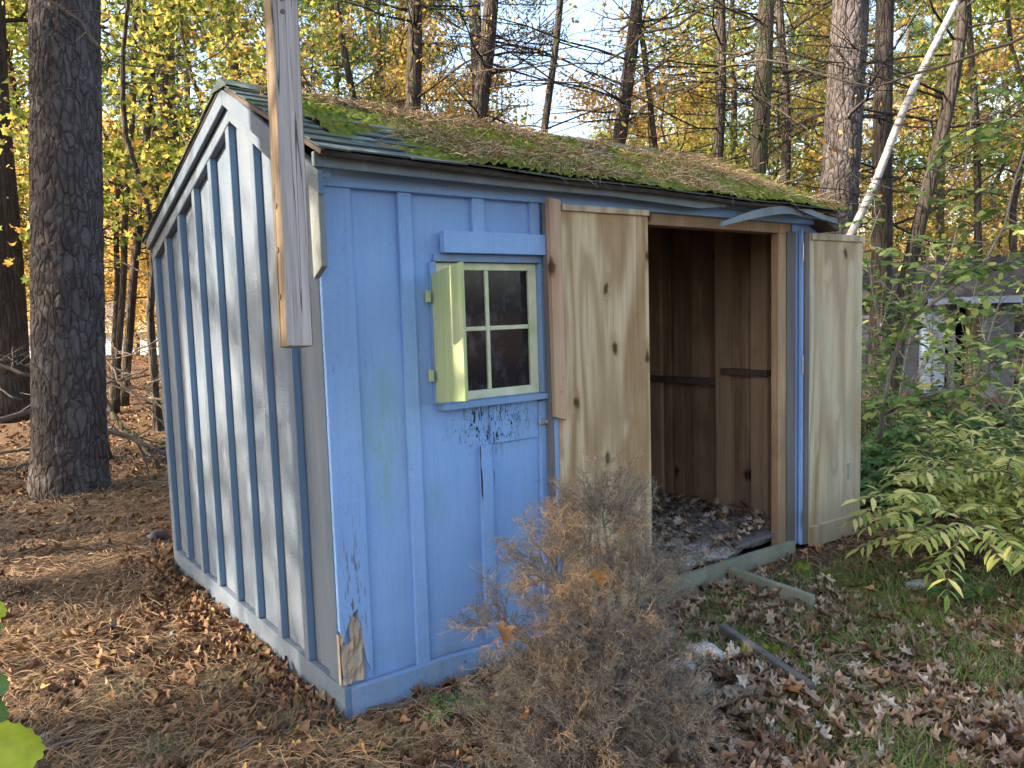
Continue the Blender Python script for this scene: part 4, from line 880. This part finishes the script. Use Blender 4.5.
for i, (px, py, d_, sz, lb) in enumerate(((507, 650, 2.75, .11, 'curled brown leaf caught in the shrub by the blue wall'), (604, 590, 2.72, .10, 'orange dead leaf caught high in the shrub'), (527, 720, 2.45, .06, 'small orange leaf caught low in the shrub'))):
    q = at(px, py, d_); R = eul(np.array([i*1.3]), np.array([1.0]), np.array([.4*i])); tl = lobed(22, 7, .45, .34, 1.1)
    v, f = scat(tl[0], tl[1], np.zeros((1, 3)), R, np.array([sz])); o = link('dead_leaf', npmesh('dead_leaf', v, f), 'rust_leaf'); o.location = q; tag(o, lb, 'leaf')
def segmesh(S_):
    A_ = np.array([tuple(s[0]) for s in S_]); B_ = np.array([tuple(s[1]) for s in S_]); r0 = np.array([s[2] for s in S_]); r1 = np.array([s[3] for s in S_])
    d = B_-A_; d /= np.linalg.norm(d, axis=1, keepdims=True)+1e-9; h = np.where(np.abs(d[:, 2:3]) < .9, [[0, 0, 1.]], [[1., 0, 0]]); u = np.cross(d, h); u /= np.linalg.norm(u, axis=1, keepdims=True); c = np.cross(d, u)
    V = []
    for P_, r in ((A_, r0), (B_, r1)):
        for k in range(3):
            a = 2*PI*k/3; V.append(P_+(u*math.cos(a)+c*math.sin(a))*r[:, None])
    V = np.stack(V, 1).reshape(-1, 3); F = np.array([(0, 1, 4, 3), (1, 2, 5, 4), (2, 0, 3, 5)])
    return V, (F[None]+(np.arange(len(S_))*6)[:, None, None]).reshape(-1, 4)
print('juniper segs', len(SEG['juniper']), len(SEG['juniper_tan']))
o = mb.build('stems', 'twig_grey', jun)
for m, nm in (('juniper', 'twigs'), ('juniper_tan', 'tan_twigs')):
    v, f = segmesh(SEG[m]); o = link(nm, npmesh(nm, v, f), m, jun); o['kind'] = 'stuff'
    if m == 'juniper_tan': o['label'] = 'sprays of twigs bleached orange tan in the middle of the shrub'

# ------------------------------------------------------------------ stuff on the ground
def ghv(P_): return np.array([gh(a, b) for a, b in P_])
def fan(n, dmin, dmax, pw=1.0, m=.66):
    """points on the floor in front of the camera's side of the clearing, denser near"""
    a = YAW+RG.uniform(-m, m, n); d = dmin+(dmax-dmin)*RG.random(n)**pw
    return np.stack([CP[0]+np.cos(a)*d, CP[1]+np.sin(a)*d], 1)
def clear(P_, pad=0.02): return ~((P_[:, 0] > -pad-.03) & (P_[:, 0] < 3.25) & (P_[:, 1] > -.05-pad) & (P_[:, 1] < D+.03))
P2 = fan(115000, 1.5, 11, 1.15); P2 = P2[clear(P2)]
keep = np.array([(1.0 if x < .75+.5*noise.noise((x, y, 0)) else .45) > random.random() for x, y in P2]); P2 = P2[keep]; n = len(P2)
Pz = ghv(P2)+RG.uniform(0, .018, n); dist = np.hypot(P2[:, 0]-CP[0], P2[:, 1]-CP[1])
cur = np.array([noise.noise((x*1.2, y*1.2, 3)) for x, y in P2])*3
R = eul(cur+RG.normal(-1.1, .7, n)+PI*RG.integers(0, 2, n), RG.normal(0, .16, n), RG.uniform(-.8, .8, n))
v, f = scat(NDL[0], NDL[1], np.column_stack([P2, Pz]), R, np.stack([.0014+.0005*dist, RG.uniform(.07, .15, n), np.full(n, .13)], 1))
o = link('pine_straw', npmesh('pine_straw', v, f), 'needles'); tag(o, 'brown pine straw spread thickly over the ground left of the shed', 'pine needles', kind='stuff')
# oak leaves: dense in front of the doorway and to the right, a few inside
def dens(x, y):
    d = math.hypot((x-1.55)*.72, (y+.85)*.62); b = 1.0 if d < .50 else max(.16, 1.0-(d-.50)*2.4)
    if x < .55: b = .05
    if x > 1.9+.3*noise.noise((y*2, 0, 5)): b *= .55
    if math.hypot(x-1.62, y+.62) < .16: b *= .3
    return b*(.75+.8*noise.noise((x*1.9, y*1.9, 6)))
pts = []
while len(pts) < 2500:
    x = random.uniform(.2, 4.6); y = random.uniform(-2.4, .0)
    if dens(x, y) > random.random(): pts.append((x, y))
P2 = np.array(pts); n = len(P2); z = ghv(P2)+.008+RG.uniform(0, .035, n)*np.array([min(1, dens(*q)) for q in pts])
R = eul(RG.uniform(0, 6.3, n), RG.normal(0, .27, n), RG.normal(0, .27, n))
v, f = scat(OAK[0], OAK[1], np.column_stack([P2, z]), R, np.stack([RG.uniform(.045, .095, n), RG.uniform(.05, .125, n), RG.uniform(.02, .22, n)], 1))
o = link('oak_leaf_litter', npmesh('oak_leaf_litter', v, f), 'oak_litter'); tag(o, 'pale tan fallen oak leaves heaped before the shed doorway', 'fallen leaves', kind='stuff')
pts = [(random.uniform(1.5, 3.1), random.uniform(.05, 1.3)) for _ in range(520)]; n = len(pts)
R = eul(RG.uniform(0, 6.3, n), RG.normal(0, .35, n), RG.normal(0, .35, n))
v, f = scat(OAK[0], OAK[1], np.array([(a, b, .125+random.uniform(0, .02)) for a, b in pts]), R, RG.uniform(.045, .10, n)); o = link('indoor_leaf_litter', npmesh('indoor_leaf_litter', v, f), 'oak_litter'); tag(o, 'brown oak leaves blown onto the rotted floor inside the shed', 'fallen leaves', kind='stuff')
# small brown leaves all over the wood floor
P2 = np.concatenate([fan(9000, 2.2, 11, 1.0), fan(32000, 8, 40, .9), np.stack([-.06-np.abs(RG.normal(0, .11, 550)), RG.uniform(-.1, 2.6, 550)], 1)]); P2 = P2[clear(P2)]
k = np.array([(x < 1 or y > 0 or x > 4 or random.random() < .5) and (noise.noise((x*1.3, y*1.3, 8)) > -.12 or random.random() < .3) for x, y in P2]); P2 = P2[k]; n = len(P2); dist = np.hypot(P2[:, 0]-CP[0], P2[:, 1]-CP[1])
R = eul(RG.uniform(0, 6.3, n), RG.normal(0, .3, n), RG.normal(0, .3, n))
v, f = scat(BROWN[0], BROWN[1], np.column_stack([P2, ghv(P2)+.012]), R, np.stack([RG.uniform(.022, .065, n)*(1+.04*dist), RG.uniform(.035, .075, n)*(1+.04*dist), RG.uniform(.02, .09, n)], 1)); o = link('leaf_litter', npmesh('leaf_litter', v, f), 'needle_litter_leaf'); tag(o, 'small rust brown fallen leaves scattered across the wood floor', 'fallen leaves', kind='stuff')
# grass
pts = []
while len(pts) < 15000:
    x = random.uniform(1.0, 4.2); y = random.uniform(-2.3, -.05); 
    if math.hypot((x-2.25)*.75, (y+1.1)*1.0) < .95 and noise.noise((x*3, y*3, 11))*1.2+.22 > random.uniform(-.1, .5): pts.append((x, y))
P2 = np.array(pts); n = len(P2); R = eul(RG.uniform(0, 6.3, n), RG.uniform(.1, 1.1, n), RG.uniform(-.3, .3, n))
v, f = scat(NDL[0], NDL[1], np.column_stack([P2, ghv(P2)]), R, np.stack([np.full(n, .003), RG.uniform(.035, .10, n), RG.uniform(.05, .15, n)], 1)); o = link('grass', npmesh('grass', v, f), 'grass'); tag(o, 'thin green grass growing through moss at the lower right', 'grass', kind='stuff')
pts = []
for cx, cy, nn, rr in [(*onz(290, 615, 0)[:2], 0, .1), (*onz(120, 690, 0)[:2], 500, .11), (*onz(230, 680, 0)[:2], 700, .14), (*onz(300, 720, 0)[:2], 500, .12), (*onz(165, 745, 0)[:2], 350, .08), (*onz(260, 650, 0)[:2], 250, .1), (*onz(745, 735, 0)[:2], 450, .09), (*onz(400, 745, 0)[:2], 300, .1), (*onz(340, 740, 0)[:2], 200, .1)]:
    for _ in range(nn): pts.append((random.gauss(cx, rr*.6), random.gauss(cy, rr*.6)))
P2 = np.array(pts); n = len(P2); R = eul(RG.uniform(0, 6.3, n), RG.uniform(.05, .9, n), RG.uniform(-.3, .3, n))
v, f = scat(NDL[0], NDL[1], np.column_stack([P2, ghv(P2)]), R, np.stack([np.full(n, .0022), RG.uniform(.03, .08, n), RG.uniform(.05, .15, n)], 1)); o = link('dry_grass', npmesh('dry_grass', v, f), 'dry_grass'); tag(o, 'grey green grass tufts in the pine straw at the front', 'grass', kind='stuff')
# moss cushions
def mound(name, c, rx, ry, h, rz, label, group=None):
    mb = MB(); n, m = 26, 12; mb.v.append((0, 0, h))
    for j in range(1, m+1):
        for i in range(n):
            a = 2*PI*i/n; r = j/m; k = 1+.25*noise.noise((math.cos(a)*1.5+c[0]*9, math.sin(a)*1.5, c[1]*7)); x = math.cos(a)*r*rx*k; y = math.sin(a)*r*ry*k
            mb.v.append((x, y, h*math.sqrt(max(0, 1-r**2.4))-.015*(j == m)+.010*noise.noise((x*40, y*40, 0))+.005*noise.noise((x*110, y*110, 0))))
    for i in range(n): mb.f.append((0, 1+i, 1+(i+1) % n))
    for j in range(m-1):
        for i in range(n): a = 1+j*n+i; b = 1+j*n+(i+1) % n; mb.f.append((a, a+n, b+n, b))
    o = mb.build(name, 'moss', None, smooth=True); o.location = (c[0], c[1], gh(c[0], c[1])+.002); o.rotation_euler.z = rz; tag(o, label, 'moss', group); return o
for i, (px, py, rx, ry, h, rz, lb) in enumerate(((801, 562, .085, .06, .045, .3, 'round moss cushion at the foot of the right door'), (852, 580, .12, .07, .03, .2, 'flat moss cushion right of the round one'), (826, 568, .06, .05, .03, 1, 'small dark moss cushion between two larger ones'), (772, 650, .17, .04, .055, -.95, 'long bright moss strip along the lower ramp board'), (800, 660, .06, .04, .02, .5, 'small moss tuft beside the lower ramp board'), (912, 605, .20, .12, .02, .1, 'wide thin moss patch below the grey stone'))):
    q = onz(px, py+4, 0); mound('moss_cushion', (q.x, q.y), rx, ry, h, rz, lb, 'moss cushions')
# ramp boards
def plank(name, p, q, w_, h, m, label, cat, z0=.0, group=None):
    e_ = (Vector(p)+Vector(q))/2; mb = MB(); a = Vector(p)-e_; b = Vector(q)-e_; mb.bar(a, b, w_, h); o = mb.build(name, m, None, .003); o.location = (e_.x, e_.y, z0); tag(o, label, cat, group); return o
a = onz(724, 574, .0); b = onz(806, 606, .0); plank('ramp_board', (a.x, -.05, 0), (b.x+.03, b.y-.02, 0), .035, .10, 'treated_plank', 'green grey board set on edge running out from the doorway', 'board', .002, 'ramp boards')
a = onz(722, 632, .0); b = onz(812, 694, .0); plank('ramp_board', (a.x, a.y, 0), (b.x, b.y, 0), .035, .09, 'grey_board', 'dark board on edge beside the moss strip', 'board', -.004, 'ramp boards')
a = onz(700, 690, 0); plank('ramp_board', (a.x-.10, a.y+.08, 0), (a.x+.16, a.y-.16, 0), .07, .02, 'treated_plank', 'flat mossy board end among leaves below the shrub', 'board', .002, 'ramp boards')
# stones, block
def rock(name, c, s, m, label, cat, seed, z=0, rz=0):
    mb = MB(); n, k = 14, 8
    for j in range(k+1):
        th = PI*j/k
        for i in range(n):
            a = 2*PI*i/n; v = Vector((math.sin(th)*math.cos(a), math.sin(th)*math.sin(a), math.cos(th))); v *= 1+.28*noise.noise(v*1.7+Vector((seed, 0, 0))); mb.v.append((v.x*s[0], v.y*s[1], v.z*s[2]))
    mb.f = [(j*n+i, (j+1)*n+i, (j+1)*n+(i+1) % n, j*n+(i+1) % n) for j in range(k) for i in range(n)]
    o = mb.build(name, m, None, smooth=True); o.location = (c.x, c.y, gh(c.x, c.y)+z); o.rotation_euler.z = rz; tag(o, label, cat); return o
rock('stone', onz(917, 580, 0), (.075, .035, .025), 'stone', 'flat pale grey stone at the edge of the moss', 'stone', 3, .012, -.6)
rock('concrete_chunk', onz(706, 655, 0), (.055, .09, .05), 'concrete', 'broken pale concrete chunk between shrub and ramp boards', 'concrete', 5, .02, .3)
rock('concrete_chunk', onz(682, 668, 0), (.05, .06, .04), 'concrete', 'smaller concrete chunk half hidden in the dead shrub', 'concrete', 8, .01, 1)
rock('fungus', onz(174, 634, 0), (.022, .018, .012), 'pale_trim', 'small pale mushroom cap in the straw left of the shed', 'mushroom', 9, .015)
rock('bark_piece', onz(112, 626, 0), (.05, .03, .012), 'steel_dark', 'dark curled bark piece in the straw', 'bark', 11, .015)
# pine cone
q = onz(46, 742, 0); pc = MB()
for i in range(70):
    t_ = i/70; a = i*2.4; r = .022*math.sin(PI*min(1, t_*.9+.08)); p = Vector((-.035+.07*t_, math.cos(a)*r, math.sin(a)*r)); o_ = Vector((.3, math.cos(a), math.sin(a))).normalized()*.010; s_ = Vector((0, -math.sin(a), math.cos(a)))*.006; m = len(pc.v)
    pc.v += [tuple(p-s_), tuple(p+s_), tuple(p+o_+s_*.6), tuple(p+o_-s_*.6), tuple(p-Vector((.004, 0, 0))+o_*.5)]; pc.f += [(m, m+1, m+2, m+3), (m, m+3, m+4), (m+1, m+4, m+2), (m+3, m+2, m+4), (m, m+4, m+1)]
o = pc.build('pine_cone', 'twig_grey'); o.location = (q.x, q.y, gh(q.x, q.y)+.025); tag(o, 'grey pine cone at the end of a twig lower left', 'pine cone')
# sticks and branches on the ground
def stick(name, pix, rs, m, label, cat='stick', group=None, zs=None, sub=0, seed=0, sides=7):
    random.seed(seed+300); pts = []
    for i, q in enumerate(pix):
        if len(q) == 3: pts.append(at(*q))
        else: g_ = onz(q[0], q[1], 0); g_.z = gh(g_.x, g_.y)+.012; pts.append(g_)
    fine = []
    for i in range(len(pts)-1):
        for k in range(4): fine.append(pts[i].lerp(pts[i+1], k/4)+Vector((random.gauss(0, 1), random.gauss(0, 1), random.gauss(0, .5)))*(pts[i+1]-pts[i]).length*.025)
    fine.append(pts[-1]); b_ = Vector((fine[0].x, fine[0].y, fine[0].z)); mb = MB(); k = len(fine)
    mb.tube([q-b_ for q in fine], [rs[0]+(rs[1]-rs[0])*i/(k-1) for i in range(k)], sides, True)
    for s_ in range(sub):
        i = random.randint(2, k-2); dd = fine[i+1]-fine[i] if i+1 < k else fine[i]-fine[i-1]
        limb(mb, fine[i]-b_, dd.normalized()+Vector((random.uniform(-1, 1), random.uniform(-1, 1), random.uniform(-.1, .9))), random.uniform(.3, .9), rs[1]*.8+.002, 1, .0, 4)
    o = mb.build(name, m, None, smooth=True); o.location = b_; tag(o, label, cat, group); return o
stick('stick', [(40, 748), (75, 738), (110, 728)], (.006, .004), 'twig_grey', 'short grey twig behind the pine cone', seed=1)
stick('stick', [(185, 750), (240, 745), (285, 725), (300, 702)], (.007, .003), 'twig_grey', 'bent grey stick lying in front of the shed corner', seed=2)
stick('stick', [(340, 712), (400, 705), (450, 690), (470, 676)], (.014, .008), 'bark_twig', 'dark rotten stick against the front skirt board', seed=3)
stick('stick', [(292, 660), (320, 690), (345, 716)], (.012, .006), 'bark_twig', 'dark stick at the near corner of the shed', seed=4)
stick('stick', [(395, 735), (440, 705), (497, 668)], (.003, .002), 'twig_grey', 'thin straight pale twig before the front skirt', seed=5)
stick('hose', [(440, 763), (480, 762), (505, 761)], (.017, .017), 'black_plastic', 'short black plastic hose end at the bottom edge', 'hose', seed=6, sides=12)
stick('stick', [(745, 690), (765, 712), (790, 742)], (.006, .003), 'twig_grey', 'pale twig among the oak leaves below the ramp', seed=7)
FB = [([(-30, 480), (30, 466), (110, 458), (165, 462)], (.05, .03), 3, 'mossy log lying behind the large pine'), ([(-20, 425, 8.6), (30, 412, 9), (70, 390, 9.5), (150, 375, 10)], (.035, .012), 5, 'bare fallen branch propped behind the large pine'),
      ([(100, 395, 8.2), (125, 430, 8), (160, 468, 7.8)], (.028, .02), 4, 'broken limb slanting down right of the large pine'), ([(100, 428, 7.6), (135, 440, 7.6), (168, 456, 7.5)], (.03, .018), 3, 'grey dead branch low between pine and gable'),
      ([(95, 345, 9), (120, 380, 8.8), (150, 410, 8.6), (170, 430, 8.5)], (.014, .006), 6, 'thin tangled branch between pine and gable'), ([(165, 335, 9), (130, 355, 9), (100, 362, 9.2)], (.012, .005), 6, 'twiggy dead bough level with the pale house'),
      ([(-10, 452), (40, 446), (90, 430)], (.03, .015), 4, 'bare grey branch on the ground at the left edge'), ([(870, 470), (900, 462), (960, 470)], (.02, .01), 4, 'dark branch under the green bushes')]
for i, (px_, rs, sb, lb) in enumerate(FB): stick('fallen_branch', px_, rs, 'mossy_bark' if i in (0, 2) else 'bark_twig', lb, 'branch', 'fallen branches', sub=sb, seed=20+i)
random.seed(77)
for i in range(14):
    px = random.uniform(100, 172) if i % 3 else random.uniform(-20, 40); py = random.uniform(345, 440); dd_ = random.uniform(7.8, 11); w1 = random.uniform(30, 80)*random.choice((-1, 1)); h1 = random.uniform(-40, 40)
    stick('fallen_branch', [(px, py, dd_), (px+w1*.5, py+h1*.5-6, dd_), (px+w1, py+h1, dd_+.3)], (random.uniform(.008, .022), .004), 'bark_twig', 'bare dead branch in the tangle between the large pine and the gable', 'branch', 'tangle of dead branches', sub=7, seed=120+i)
# overhanging bare boughs above
stick('hanging_branch', [(1060, 20, 7), (960, 60, 7.2), (870, 90, 7.5), (760, 60, 8), (640, 100, 8.6)], (.016, .004), 'bark_twig', 'long thin bare bough arching across the sky above the roof end', 'branch', sub=10, seed=41)
stick('hanging_branch', [(700, 10, 9), (600, 62, 9.2), (520, 66, 9.6), (430, 78, 10)], (.016, .005), 'bark_twig', 'level bare bough crossing two trunks above the roof', 'branch', sub=8, seed=42)
stick('hanging_branch', [(20, -20, 6.2), (80, 20, 6.3), (110, 60, 6.4), (180, 75, 6.6), (230, 45, 6.8)], (.012, .004), 'bark_twig', 'thin bare bough passing in front of the large pine', 'branch', sub=8, seed=43)
# plastic scrap by the far gable corner and small things
rock('flower_pot', onz(158, 540, 0), (.07, .05, .04), 'steel_dark', 'dark crushed plastic pot by the far corner of the gable', 'pot', 21, .02)
rock('red_scrap', onz(905, 398, 0), (.05, .03, .04), 'red_plastic', 'small red scrap on the ground before the neighbouring shed', 'scrap', 22, .03)
